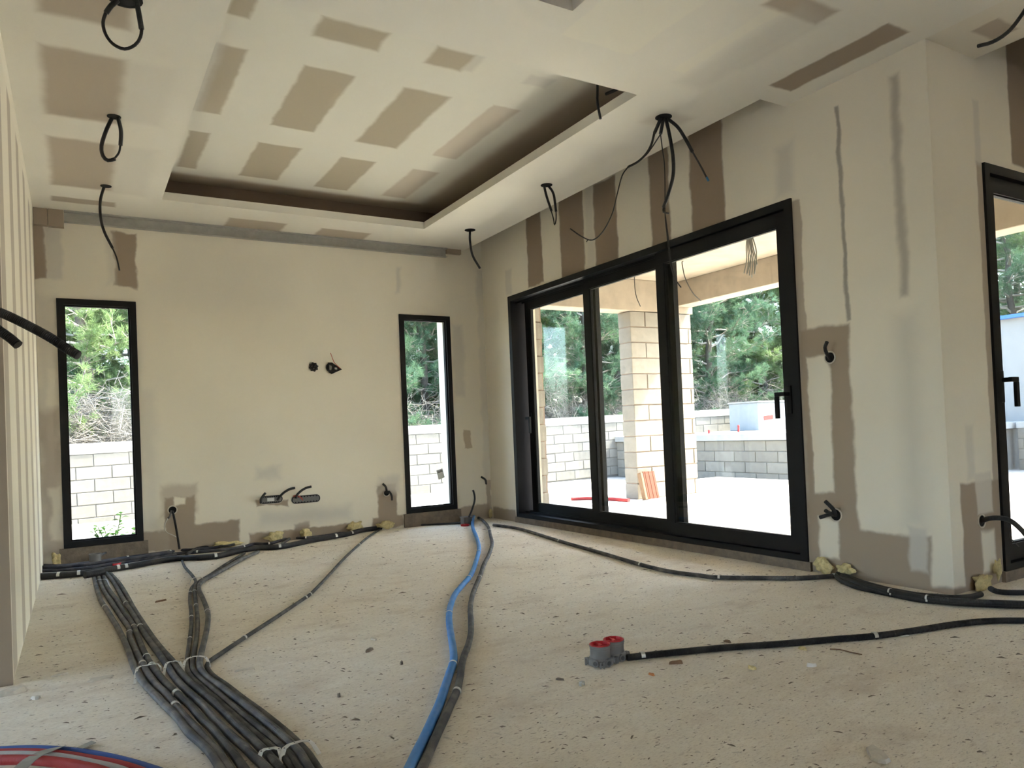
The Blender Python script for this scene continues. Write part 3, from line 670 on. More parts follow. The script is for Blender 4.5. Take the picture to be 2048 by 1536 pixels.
# pool house seen through the second door
ph = empty('pool_house', (16.4, 6, GZ)); tag(ph, 'pale rendered outbuilding with blue roof trim seen through the second door', 'building')
pa = P(2012, 800, 'X', 16.6); pb_ = P(2110, 800, 'X', 16.6)
ya_, yb_ = pa.y, pb_.y-1.5
M_REND = mat('pale_render', (.26, .255, .245), .9, noise=.12, scale=5)
slab('wall', 'X', yb_, ya_, GZ, 2.75, 16.6, 16.8, [(yb_+.6, ya_-.55, GZ-1, 2.15)], M_REND, ph)
MB().box((16.61, ya_-.001, GZ), (19, ya_+.19, 2.75)).build('side_wall', M_REND, ph)
MB().box((17.6, yb_, GZ), (17.7, ya_, 2.7)).build('inner_wall', M_REND, ph)
MB().box((16.45, yb_-.1, 2.75), (19.1, ya_+.3, 2.82)).build('roof_trim', M_BLUET, ph)
# things lying on the terrace
rp = [PF(x, y, -.03) for x, y in ((1142, 998), (1180, 997), (1220, 998), (1258, 1001))]
tag(tube('red_pipe', rp, .024, M_PRED), 'red ribbed pipe lying on the terrace by the block pillar', 'pipe')
b0 = PF(1310, 1006, -.05)
brk = empty('hollow_brick', b0); tag(brk, 'terracotta plank leaning against the block pillar', 'brick')
bu = Vector((1, 0, 0)); ba = Vector((0, .25, 1)).normalized(); bn = bu.cross(ba)
xb = P(1310, 1006, 'Y', 7.02).x
ctr = Vector((xb, 7.02, -.05))+ba*.175+Vector((0, .03, .012))
MB().obox(ctr, bu*.095, bn*.02, ba*.175).build('slab', M_TERRA, brk, bevel=.004)
for i in range(3): MB().obox(ctr-bn*.0205*-1+bu*(-.06+.06*i), bu*.004, bn*.003, ba*.172).build('rib', M_TERRA, brk)
xl = xb-.14
MB().obox(Vector((xl+.02, 7.04, -.05))+ba*.17+Vector((0, .02, .01)), bu*.016+Vector((0, .0, .0)), bn*.035, ba*.17).build('edge_board', M_WOOD, brk)
# wires hanging from the porch ceiling
def porch_wire(px_pts, Yp, label, thick=.004):
    q = [P(x, y, 'Y', Yp) for x, y in px_pts]
    q[0].z = 2.759 if q[0].z > 2.5 else q[0].z
    return tag(tube('hanging_wire', q, thick, M_WIRE, n=5, step=.03), label, 'wire')
porch_wire([(1366, 505), (1364, 525), (1370, 555), (1385, 585), (1402, 602)], 6.2, 'curved dark wire hanging from the porch ceiling beside the pillar', .006)
porch_wire([(1270, 535), (1269, 560), (1272, 590), (1281, 613)], 6.3, 'thin wire hanging from the porch ceiling seen through the middle pane', .005)
wt_ = P(1500, 462, 'Z', 2.76); wq = empty('wire_bundle', wt_); tag(wq, 'grey bundle of looped wires hanging from the porch ceiling', 'wires')
for k in range(6):
    s_ = (k-2.5)*3.2
    pts = [PV(1500+s_*.3, 462, wt_), PV(1499+s_*.8, 490, wt_), PV(1503+s_*1.2, 520, wt_), PV(1501+s_*1.6, 535+random.uniform(-10, 25), wt_)]
    if k in (1, 4): pts += [PV(1508+s_, 505, wt_), PV(1502+s_*.4, 470, wt_)]
    tube('wire', pts, .006, mat('grey_wire', (.16, .16, .14), .6), wq, n=5, step=.03)

# ------------------------------------------------------------------ pines
def twig_arrays(A, B, r0, r1):
    """3-sided tapered prisms from A to B"""
    d = B-A; d /= np.linalg.norm(d, axis=1)[:, None]+1e-9
    ref = np.where(np.abs(d[:, 2:3]) < .9, np.array([[0, 0, 1.]]), np.array([[1., 0, 0]]))
    x = np.cross(d, ref); x /= np.linalg.norm(x, axis=1)[:, None]; y = np.cross(d, x)
    vs_ = []
    for (C, r_) in ((A, r0), (B, r1)):
        for k in range(3):
            a = 2*math.pi*k/3; vs_.append(C+(x*math.cos(a)+y*math.sin(a))*np.reshape(r_, (-1, 1)))
    V = np.stack(vs_, 1); n = len(A)
    tri = np.array([[0, 1, 4], [0, 4, 3], [1, 2, 5], [1, 5, 4], [2, 0, 3], [2, 3, 5]])
    return V.reshape(-1, 3), (np.arange(n)[:, None, None]*6+tri[None]).reshape(-1, 3)
def tri_mesh(name, V, Fc, m):
    me = bpy.data.meshes.new(name); me.vertices.add(len(V)); me.vertices.foreach_set('co', V.astype(np.float32).ravel())
    me.loops.add(len(Fc)*3); me.loops.foreach_set('vertex_index', Fc.astype(np.int32).ravel())
    me.polygons.add(len(Fc)); me.polygons.foreach_set('loop_start', np.arange(0, len(Fc)*3, 3, dtype=np.int32))
    me.polygons.foreach_set('loop_total', np.full(len(Fc), 3, dtype=np.int32)); me.update(calc_edges=True); me.materials.append(m)
    return me
def unit(a): return a/(np.linalg.norm(a, axis=1)[:, None]+1e-9)
def pine_meshes(seed, Ht, spread, low, m, nb=60, ntuft=34):
    g = np.random.default_rng(seed)
    tz = np.linspace(0, Ht, 14); tr = np.stack([np.cumsum(g.normal(0, .06, 14)), np.cumsum(g.normal(0, .06, 14)), tz], 1); tr[0] = 0
    trunk = tube_mesh('trunk', smooth_path([Vector(p) for p in tr], .3), .14, 9)
    for v in trunk.vertices: k = 1-.8*v.co.z/Ht; c = np.array([np.interp(v.co.z, tz, tr[:, 0]), np.interp(v.co.z, tz, tr[:, 1])]); v.co.x = c[0]+(v.co.x-c[0])*k; v.co.y = c[1]+(v.co.y-c[1])*k
    trunk.materials.append(M_BARK)
    A = []; B = []; r0 = []; r1 = []; tips = []; tdir = []
    for b in range(nb):
        z = low+(Ht-low)*(b+g.random())/nb; az = b*2.4+g.normal(0, .4)
        ln = spread*(1.05-.6*((z-low)/(Ht-low))**1.5)*g.uniform(.6, 1.1)
        p = np.array([np.interp(z, tz, tr[:, 0]), np.interp(z, tz, tr[:, 1]), z]); d = np.array([math.cos(az), math.sin(az), g.uniform(-.1, .45)])
        ns = 6
        for s in range(ns):
            q = p+d*ln/ns+g.normal(0, .05, 3); A.append(p); B.append(q); r0.append(.032*(1-s/ns)+.006); r1.append(.032*(1-(s+1)/ns)+.005)
            if s >= 1:
                for _ in range(3):
                    td = d+g.normal(0, .7, 3); td[2] = abs(td[2])*.6+.05; td /= np.linalg.norm(td); e = q+td*g.uniform(.25, .6)
                    A.append(q); B.append(e); r0.append(.008); r1.append(.004)
                    for u in (.35, .65, 1.0): tips.append(q+(e-q)*u+g.normal(0, .05, 3)); tdir.append(td)
                    for _k in range(2):
                        t2 = td+g.normal(0, .6, 3); t2 /= np.linalg.norm(t2); e2 = q+(e-q)*.6+t2*.25
                        A.append(q+(e-q)*.6); B.append(e2); r0.append(.005); r1.append(.003); tips.append(e2); tdir.append(t2)
            p = q; d = d+g.normal(0, .12, 3)+np.array([0, 0, .04])
    V, Fc = twig_arrays(np.array(A), np.array(B), np.array(r0), np.array(r1)); twigs = tri_mesh('branches', V, Fc, M_TWIG)
    T = np.array(tips); Dd = np.array(tdir); n = len(T)
    c = np.repeat(T, ntuft, 0)+g.normal(0, .025, (n*ntuft, 3)); dd = unit(np.repeat(Dd, ntuft, 0)*.75+g.normal(0, .6, (n*ntuft, 3))+np.array([0, 0, .1]))
    ln = g.uniform(.08, .17, (n*ntuft, 1)); sd_ = unit(np.cross(dd, g.normal(0, 1, (n*ntuft, 3))))*.0052
    V = np.stack([c-sd_, c+sd_, c+dd*ln], 1).reshape(-1, 3); Fc = np.arange(len(V)).reshape(-1, 3)
    fol = tri_mesh('needles', V, Fc, m)
    return trunk, twigs, fol
PINES = [pine_meshes(11, 7.5, 2.1, .5, M_PINE), pine_meshes(12, 7.0, 2.3, .2, M_PINE2), pine_meshes(13, 8.5, 2.0, 1.0, M_PINE)]
def pine(kind, x, y, s, rz, label):
    t = empty('pine_tree', (x, y, GZ+.1)); t.scale = (s, s, s); t.rotation_euler = (0, 0, rz); tag(t, label, 'tree', 'pines behind the garden wall')
    for nm, me in zip(('trunk', 'branches', 'needles'), PINES[kind]):
        o = bpy.data.objects.new(nm, me); COL.objects.link(o); o.parent = t
        if nm != 'trunk': o['kind'] = 'stuff'
spots = [(1, .1, 16.2, 1.0, .3, 'bright green pine behind the left narrow window'), (1, 2.6, 16.8, .9, 1.9, 'pine behind the garden wall hidden mostly by the plastered back wall'),
         (0, 5.2, 15.9, 1.0, 3.1, 'bluish green pine behind the narrow corner window'), (0, 7.6, 17.2, .95, 5.0, 'pine behind the porch pier beside the corner'),
         (2, 9.6, 16.0, 1.0, .9, 'dark trunked pine behind the left sliding pane'), (0, 11.9, 15.8, .95, 2.2, 'feathery pine behind the middle sliding pane'),
         (2, 14.2, 17.4, 1.0, 4.0, 'tall pine behind the block porch pillar'), (0, 16.6, 15.9, 1.02, 1.2, 'large blue green pine filling the right sliding pane'),
         (1, 19.4, 16.6, 1.0, 5.6, 'pine at the right edge of the sliding door view behind the cabinet'), (2, 22.4, 15.2, 1.05, .4, 'pine far right beyond the meter cabinet'),
         (0, 22.8, 10.4, 1.05, 2.9, 'pine behind the outbuilding seen through the second door'), (1, 22.0, 7.6, 1.0, 4.4, 'bushy pine right of the outbuilding beyond the second door')]
for a in spots: pine(*a)
for i, (x, y) in enumerate(((-1.8, 19.5), (1.4, 19.2), (4.4, 19.8), (7.6, 20.2), (10.8, 19.4), (14, 20), (17.4, 19.2), (20.8, 19.4), (24.6, 18.6), (28, 17), (27.5, 12.2), (27, 8))):
    pine(i % 3, x, y, 1.25, i*1.3, ['background pine at the left end of the second row', 'background pine behind the left narrow window', 'background pine behind the corner window', 'background pine behind the house corner', 'background pine behind the left sliding pane', 'background pine behind the middle sliding pane', 'background pine behind the porch pillar', 'background pine behind the right sliding pane', 'background pine beyond the meter cabinet', 'background pine beyond the far terrace corner', 'background pine behind the outbuilding', 'background pine right of the outbuilding'][i])
for i, (x, y, lab) in enumerate(((-3.5, 23.5, 'far back pine at the left end of the third row'), (.5, 23.8, 'far back pine filling the gap in the left window'), (5, 24, 'far back pine left of the corner window axis'), (9.5, 24, 'far back pine filling the gap in the corner window'), (14, 24, 'far back pine filling the gap in the left sliding pane'), (18.5, 23.5, 'far back pine filling the gap in the middle sliding pane'), (23.5, 23, 'far back pine filling the gap in the right sliding pane'), (28.5, 21.5, 'far back pine beyond the meter cabinet'), (32, 13, 'far back pine beyond the outbuilding'), (31.5, 17.5, 'far back pine at the right end of the third row'))):
    pine(i % 3, x, y, 1.5, i*1.7+.5, lab)
# dry brush at the foot of the pines
def brush_mesh(seed):
    g = np.random.default_rng(seed); A = []; B = []; r0 = []
    for k in range(260):
        p = np.array([g.normal(0, .5), g.normal(0, .25), 0]); d = np.array([g.normal(0, .5), g.normal(0, .2), 1.0])
        for s in range(7):
            q = p+d/np.linalg.norm(d)*g.uniform(.15, .32); A.append(p); B.append(q); r0.append(.007*(1-s/9)); p = q; d = d+g.normal(0, .35, 3)*np.array([1, .35, 1])+np.array([0, 0, -.06])
            if s > 1:
                for _ in range(2): e = q+g.normal(0, .2, 3); A.append(q); B.append(e); r0.append(.004)
    r0 = np.array(r0); A, B = np.array(A), np.array(B)
    for q in (A, B): q[:, 1] = np.clip(q[:, 1], -1.2, 1.2); q[:, 0] = np.clip(q[:, 0], -2.2, 2.2); q[:, 2] = np.clip(q[:, 2], 0, 3)
    V, Fc = twig_arrays(A, B, r0, r0*.6); return tri_mesh('twigs', V, Fc, M_DRY)
BR = [brush_mesh(21), brush_mesh(22)]
for i, (x, y, s, lab) in enumerate(((-.6, 15.3, 1.3, 'dry grey brush at the left behind the left narrow window'), (.9, 15.3, 1.2, 'dry grey brush at the right behind the left narrow window'), (5.6, 15.4, 1.1, 'dry brush above the garden wall in the corner window'), (9.8, 15.3, 1.2, 'dry brush above the garden wall in the left sliding pane'), (12.4, 15.3, 1.2, 'dry brush above the garden wall beside the porch pillar'), (15.2, 15.3, 1.25, 'dry brush above the wall at the left of the right sliding pane'), (17.8, 15.3, 1.2, 'dry brush behind the meter cabinet'))):
    o = bpy.data.objects.new('dry_bush', BR[i % 2]); COL.objects.link(o); o.location = (x, y, GZ+.1); o.scale = (s*1.6, s*.8, s); o.rotation_euler = (0, 0, math.pi*(i % 2)); tag(o, lab, 'bush', 'dry brush behind the garden wall')
# weed outside the left window
wdp = Vector((P(225, 1070, 'Y', 8.2).x, 8.2, GZ)); wd_ = empty('weed_plant', wdp); tag(wd_, 'green leafy weed growing outside below the left narrow window', 'plant')
def leaf(mb, b, d, ln, wd):
    d = Vector(d).normalized(); s_ = d.cross(Vector((0, 0, 1))).normalized()*wd; n = len(mb.v); b = Vector(b)
    mb.v += [tuple(b), tuple(b+d*ln*.45+s_), tuple(b+d*ln-Vector((0, 0, ln*.25))), tuple(b+d*ln*.45-s_), tuple(b+d*ln*.5+Vector((0, 0, .006)))]
    mb.f += [(n, n+1, n+4), (n+1, n+2, n+4), (n+2, n+3, n+4), (n+3, n, n+4)]
for k in range(7):
    a = k*.9; top = wdp+Vector((math.cos(a)*.17+.03*k-.09, math.sin(a)*.1, .34+.09*random.random()+(.1 if k == 0 else 0)))
    tube('stem', [wdp+Vector((math.cos(a)*.03, math.sin(a)*.02, 0)), (wdp+top)/2+Vector((0, 0, .03)), top], .004, M_WEED, wd_, n=5, step=.08)
    mb = MB()
    for j in range(16):
        f_ = .35+.65*j/15; p_ = wdp.lerp(top, f_); aa = j*2.4+k
        leaf(mb, p_, (math.cos(aa), math.sin(aa), .45), .13-.04*f_, .020)
    o = mb.build('leaves', M_WEED, wd_); o['kind'] = 'stuff'
# ------------------------------------------------------------------ conduits on the floor
def z1(pts): return [(p[0]*.34895, 1000+p[1]*.34895) for p in pts]            # read from an enlarged view of the lower left
def z2(pts): return [(680+p[0]*.34895, 1000+p[1]*.34895) for p in pts]
def z3(pts): return [(1348+p[0]*.34895, 1000+p[1]*.34895) for p in pts]
def z4(pts): return [(60+p[0]*.1953, 1000+p[1]*.1953) for p in pts]
def z5(pts): return [(450+p[0]*.1953, 900+p[1]*.1953) for p in pts]
def floor_run(name, px, r, m, label, lift=0.0, lifts=None, ext=None, n=10, step=.025, cat='conduit', group=None, ripple=None):
    pts = []
    for i, (x, y) in enumerate(px):
        z = r+.0015+lift+(lifts[i] if lifts else 0)
        pts.append(PF(x, y, z))
    if ext: pts = pts+[pts[-1]+(pts[-1]-pts[-2]).normalized()*ext]
    o = tube(name, pts, r, m, n=n, step=step, ripple=ripple); tag(o, label, cat, group); return o
def at_path(o, px):
    """point of a run nearest to a picture position, and its direction"""
    path = o_path[o.name]; best = None
    for i, p in enumerate(path):
        d = p-EYE; z = d.dot(FW)
        if z <= 0.05: continue
        u = CX+F*d.dot(RT)/z; v = CY-F*d.dot(UP)/z; e = (u-px[0])**2+(v-px[1])**2
        if best is None or e < best[0]: best = (e, i)
    i = best[1]; return path[i], (path[min(i+1, len(path)-1)]-path[max(i-1, 0)]).normalized()
def strap(o, px, r, wdt=.012, m=None, full=False):
    """perforated metal clip over a run, a part of it"""
    c, d = at_path(o, px); d = Vector((d.x, d.y, 0)).normalized(); s = Vector((-d.y, d.x, 0)); v = []; f = []; ang = [-.15+ (math.pi+.3)*k/8 for k in range(9)]
    ro, ri = r+.0028, r+.0006; zc = c.z
    prof = [s*(ro+.016)+Vector((0, 0, .0015-zc))] if not full else []
    pr_o = [s*(math.cos(a)*ro)+Vector((0, 0, math.sin(a)*ro)) for a in ang]; pr_i = [s*(math.cos(a)*ri)+Vector((0, 0, math.sin(a)*ri)) for a in ang]
    for k in range(9):
        for e in (-1, 1):
            v += [tuple(c+pr_o[k]+d*wdt/2*e), tuple(c+pr_i[k]+d*wdt/2*e)]
    for k in range(8):
        a = 4*k; b = a+4
        f += [(a, a+2, b+2, b), (a+1, b+1, b+3, a+3), (a, b, b+1, a+1), (a+2, a+3, b+3, b+2)]
    f += [(0, 1, 3, 2), (32, 34, 35, 33)]
    mb = MB(); mb.v = v; mb.f = f
    return mb.build('strap', m or M_STRAP, o)

A_px = [
 [(535,425),(550,490),(575,570),(605,620),(650,690),(690,760),(735,860),(770,960),(810,1030),(880,1110),(960,1190),(1020,1250),(1080,1330),(1160,1400),(1215,1460),(1265,1536)],
 [(560,425),(585,500),(620,560),(660,620),(700,680),(740,735),(745,790),(775,860),(812,930),(850,1000),(895,1060),(950,1110),(1005,1180),(1065,1250),(1135,1320),(1195,1390),(1250,1450),(1312,1536)],
 [(585,425),(615,500),(665,570),(705,640),(760,715),(792,790),(830,880),(870,950),(915,1010),(970,1070),(1025,1120),(1092,1180),(1150,1250),(1215,1310),(1275,1380),(1335,1450),(1396,1536)],
 [(610,420),(650,470),(690,540),(720,590),(760,650),(800,720),(850,800),(910,880),(965,960),(1010,1030),(1080,1100),(1165,1180),(1245,1270),(1325,1350),(1405,1420),(1465,1480),(1525,1536)],
 [(635,425),(680,475),(722,540),(765,620),(815,700),(875,790),(930,860),(992,930),(1035,990),(1095,1050),(1180,1120),(1270,1200),(1350,1280),(1435,1360),(1505,1430),(1555,1480),(1600,1536)]]
A_lab = ['leftmost dusty conduit of the big bundle in the left foreground', 'second conduit from the left in the big foreground bundle', 'third conduit from the left in the big foreground bundle', 'fourth conduit from the left in the big foreground bundle', 'fifth conduit from the left in the big foreground bundle']
BUN = 'conduits bundled on the floor'
A_o = [floor_run('floor_conduit', z1(p), .0128, M_DUCT if k in (0, 1, 3) else M_DUCT2, A_lab[k], ext=.5, group=BUN) for k, p in enumerate(A_px)]
B_px = [
 [(1045,350),(1060,385),(1100,430),(1122,470),(1095,510),(1088,570),(1095,640),(1097,700),(1090,780),(1080,860),(1072,950),(1090,1005),(1150,1065),(1232,1135),(1322,1215),(1410,1290),(1500,1365),(1575,1430),(1630,1480),(1668,1536)],
 [(1400,305),(1300,365),(1200,432),(1138,470),(1116,510),(1120,570),(1130,650),(1132,720),(1125,800),(1112,880),(1103,960),(1135,1010),(1215,1078),(1315,1165),(1410,1245),(1515,1330),(1595,1400),(1665,1462),(1712,1536)],
 [(1480,295),(1400,332),(1300,387),(1220,432),(1155,470),(1140,510),(1165,570),(1190,640),(1190,710),(1175,790),(1155,870),(1145,950),(1182,1010),(1265,1070),(1365,1145),(1455,1215),(1560,1300),(1645,1375),(1718,1450),(1770,1536)]]
B_lab = ['thin conduit looping out from under the wall pipe into the middle bundle', 'middle conduit of the three joining the foreground bundle', 'thick outer conduit of the three curving into the foreground bundle']
B_o = [floor_run('floor_conduit', z1(p), (.0095, .0105, .0128)[k], (M_DUCT2, M_DUCT2, M_DUCT)[k], B_lab[k], ext=.5, group=BUN) for k, p in enumerate(B_px)]
C_px = z5([(1640,780),(1480,880),(1360,980),(1220,1110),(1100,1240),(980,1370),(870,1480)])+z1([(1750,560),(1600,660),(1400,790),(1280,870),(1190,938),(1215,1000),(1300,1062),(1400,1140),(1500,1212),(1610,1300),(1690,1370),(1770,1455),(1825,1536)])
C_o = floor_run('floor_conduit', C_px, .0095, M_DUCT2, 'thin conduit crossing the floor from the back wall to the bundle', ext=.5)
for o, px in ((C_o, (612, 1194)), (C_o, (489, 1274)), (C_o, (717, 1089)), (C_o, (620, 1188))): strap(o, px, .0095)
for k, p, w_ in ((0, (610, 610), .01), (1, (740, 762), .008), (2, (768, 732), .018), (2, (830, 905), .006), (3, (805, 722), .01), (3, (722, 597), .01), (1, (822, 943), .016), (2, (870, 948), .008), (2, (1008, 1112), .02), (1, (1005, 1175), .02)):
    strap(A_o[k], z1([p])[0], .0128, w_, M_STRAP if w_ < .015 else mat('cream_tape', (.55, .50, .42), .7))
for k, p in ((0, (1088, 535)), (1, (1115, 525)), (1, (1122, 608)), (2, (1183, 643)), (0, (1097, 673)), (0, (1098, 800))): strap(B_o[k], z1([p])[0], (.0095, .0105, .0128)[k], .009)
def cross_strap(px, label, r=.0128, wdt=.010):
    """perforated band laid over several conduits, feet nailed to the floor"""
    pts = [PF(x, y, 0) for x, y in px]
    path = smooth_path([Vector((p.x, p.y, .002 if i in (0, len(pts)-1) else 2*r+.006)) for i, p in enumerate(pts)], .015)
    mb = MB(); n = len(path)
    for i, p in enumerate(path):
        d = (path[min(i+1, n-1)]-path[max(i-1, 0)]); d.z = 0; d.normalize(); s = Vector((-d.y, d.x, 0))*wdt/2
        for e in (-1, 1): mb.v += [tuple(p+s*e), tuple(p+s*e+Vector((0, 0, .0016)))]
    for i in range(n-1):
        a = 4*i; b = a+4; mb.f += [(a, a+2, b+2, b), (a+1, b+1, b+3, a+3), (a, b, b+1, a+1), (a+2, a+3, b+3, b+2)]
    mb.f += [(0, 1, 3, 2), (4*n-4, 4*n-2, 4*n-1, 4*n-3)]
    o = mb.build('cable_strap', M_STRAP); tag(o, label, 'strap')
    for i in range(2, n-2, 2):
        q = path[i]; MB().lathe((q.x, q.y, q.z+.0012), [(.0022, 0), (.0022, .0009)], 6).build('punched_hole', M_HOLE, o)
    return o
cross_strap(z1([(772, 1058), (790, 1010), (840, 995), (905, 985), (930, 985)]), 'metal strap over the left three conduits of the foreground bundle')
cross_strap(z1([(938, 1010), (955, 985), (990, 972), (1030, 972), (1050, 985)]), 'metal strap over the fourth and fifth conduits of the foreground bundle')
cross_strap(z1([(1050, 990), (1065, 965), (1120, 942), (1180, 948), (1205, 962)]), 'metal strap where the thin conduits join the foreground bundle')
cross_strap(z1([(1610, 1520), (1632, 1490), (1690, 1458), (1775, 1446), (1830, 1462)]), 'perforated strap over the right conduits at the bottom edge', wdt=.014)
cross_strap(z1([(1470, 1536), (1500, 1508), (1545, 1492), (1600, 1492), (1618, 1505)]), 'perforated strap over the two middle conduits at the bottom edge', wdt=.014)
cross_strap(z1([(535, 492), (555, 487), (585, 484), (612, 484), (625, 492)]), 'thin tie over the conduits beside the wall pipe', wdt=.006)
cross_strap(z1([(1085, 487), (1100, 480), (1135, 473), (1160, 473), (1172, 480)]), 'thin tie around the three joining conduits near the back wall', wdt=.006)

BL_px = z2([(772,84),(762,112),(762,160),(785,220),(797,280),(780,350),(750,430),(700,490),(660,540),(635,600),(625,660),(628,720),(640,800),(650,870),(650,930),(630,990),(600,1080),(570,1170),(530,1260),(490,1350),(440,1450),(400,1536)])
BLo = floor_run('water_pipe', BL_px, .0155, M_BLUE, 'bright blue water pipe snaking across the middle of the floor', ext=.5, n=14, cat='pipe', lifts=[.02, .01]+[0]*20)
for p in ((797, 300), (740, 450), (630, 650), (640, 945)): strap(BLo, z2([p])[0], .0155, .008)
GR_px = z2([(782,95),(822,120),(850,155),(862,200),(872,250),(855,310),(825,370),(805,430),(780,490),(758,550),(747,620),(750,690),(750,760),(735,830),(712,890),(697,950),(687,1020),(668,1100),(635,1170),(600,1250),(562,1330),(522,1420),(472,1536)])
GRo = floor_run('floor_conduit', GR_px, .0135, M_DUCT, 'dusty grey conduit running beside the blue water pipe', ext=.5, n=12)
for p, w_ in (((805, 450), .008), ((668, 1100), .014), ((860, 175), .008)): strap(GRo, z2([p])[0], .0135, w_)
RWo = floor_run('floor_conduit', [(987, 1050), (1040, 1058), (1119, 1082), (1200, 1105), (1281, 1129), (1340, 1143), (1400, 1151), (1438, 1155), (1530, 1156), (1600, 1156), (1668, 1152)], .0125, M_DUCT2, 'dark conduit along the foot of the wide sliding door')
for p in ((1119, 1082), (1281, 1129), (1438, 1155), (1664, 1153)): strap(RWo, p, .0125)
E_px = [z3([(925, 432),(960,462),(1050,498),(1150,520),(1250,540),(1400,570),(1500,580),(1650,592),(1850,602),(2006,607),(2200,612)]),
        z3([(935,425),(1000,442),(1060,466),(1150,493),(1250,518),(1400,545),(1500,553),(1600,560),(1700,555),(1760,540)]),
        z3([(960,440),(1060,482),(1180,512),(1300,536),(1450,562),(1600,578),(1800,588),(2006,594),(2200,598)])]
E_lab = ['outer dark conduit curving round the foot of the wall corner', 'inner dark conduit hugging the foot of the wall corner', 'middle dark conduit round the foot of the wall corner']
E_o = [floor_run('floor_conduit', p, .0135, M_BLACK, E_lab[k], lift=(0, 0.002, .012)[k]) for k, p in enumerate(E_px)]
for k, p in ((0, (1235, 538)), (0, (1440, 574)), (2, (1440, 560)), (2, (1240, 525))): strap(E_o[k], z3([p])[0], .0135, .008)
E4 = floor_run('floor_conduit', z3([(1815, 508), (1850, 524), (1920, 530), (2006, 530), (2150, 530)]), .0135, M_BLACK, 'short dark conduit below the second sliding door', lifts=[.02, 0, 0, 0, 0])
COR = floor_run('ribbed_conduit', [(1254, 1315), (1300, 1310), (1348, 1305), (1453, 1295), (1557, 1288), (1662, 1279), (1749, 1272), (1836, 1260), (1906, 1249), (1976, 1242), (2048, 1241), (2150, 1242)], .0122, M_BLACK, 'black ribbed conduit running right from the double floor box', ripple=(.0055, .0011), n=12)
for p in ((1283, 1312), (1749, 1272)): strap(COR, p, .0135, .016, M_STEEL)

# pipes along the foot of the back wall
F_px = z4([(112,780),(300,770),(500,755),(700,727),(900,697),(1100,665),(1300,627),(1500,598),(1700,590),(1900,575)])+z5([(0,1068),(200,1022),(350,1002),(600,985),(900,922),(1150,880),(1290,852),(1400,822),(1600,795)])
Fo = floor_run('wall_pipe', F_px, .0215, M_BLACK, 'thick black pipe along the foot of the back wall', n=14, cat='pipe')
for p in z4([(288, 772), (508, 752), (900, 696), (962, 688), (1890, 576)])+z5([(560, 988), (1120, 886), (1290, 852)]): strap(Fo, p, .0215, .02)
F2 = floor_run('wall_pipe', z4([(560, 770), (640, 755), (760, 735)]), .024, M_BLACK, 'short black pipe sleeve over the start of the foreground bundle', cat='pipe', lift=.02)
G_px = [z4([(120,705),(400,690),(620,662),(800,640),(1000,612),(1200,590),(1400,562),(1550,545),(1750,530),(1900,515)])+z5([(0,1020),(190,990),(300,962),(450,960),(560,930),(680,902),(830,900),(1000,880),(1250,842),(1400,818),(1600,795)]),
        z4([(120,672),(350,672),(600,642),(800,617),(1000,588),(1200,562),(1400,535),(1520,515),(1700,508),(1850,492),(1960,475)])+z5([(60, 970), (180, 955), (300, 930), (400, 905), (450, 850)]),
        z4([(125,725),(330,716),(560,700),(760, 668),(1000,630),(1300,585),(1500,560)]),
        z4([(122,690),(360,682),(640,652),(900,612),(1200,575),(1450,535)]),
        z5([(560, 975), (640, 920), (700, 885), (760, 850), (900, 850), (1100, 838), (1250, 830)])]
G_lab = ['long dark conduit just behind the thick wall pipe', 'rearmost dark conduit rising into the yellow foam on the back wall', 'navy conduit beside the single grey floor box', 'dark conduit passing behind the single grey floor box', 'dark conduit between the foam patches of the back wall']
G_o = [floor_run('wall_conduit', p, .0125, (M_NAVY, M_NAVY, M_NAVY, M_NAVY, M_DUCT2)[k], G_lab[k], lift=(0, .004, .0, .022, .0)[k]) for k, p in enumerate(G_px)]
for k, p in ((0, (1020, 610)), (0, (1450, 556)), (0, (1730, 530)), (1, (990, 588)), (1, (1420, 530))): strap(G_o[k], z4([p])[0], .0125, .014)
for p in ((190, 990), (460, 960), (830, 900), (720, 902)): strap(G_o[0], z5([p])[0], .0125, .012)
Hc = floor_run('wall_conduit', z4([(690, 600), (740, 560), (830, 515), (960, 492), (1100, 492), (1250, 508), (1400, 528)]), .009, M_DUCT2, 'thin conduit arching over from the single grey floor box', lifts=[.05, .06, .05, .03, .02, .01, 0])
G6 = floor_run('wall_conduit', z4([(1600, 560), (1700, 500), (1790, 480), (1900, 468)])+z5([(0, 985), (100, 965)]), .011, M_BLACK, 'short black conduit lying against the back wall under the grey cable', lift=.012)
TH = floor_run('wall_conduit', [(770, 1053), (810, 1051), (860, 1049), (925, 1046)], .010, M_BLACK, 'thin black conduit below the narrow corner window')

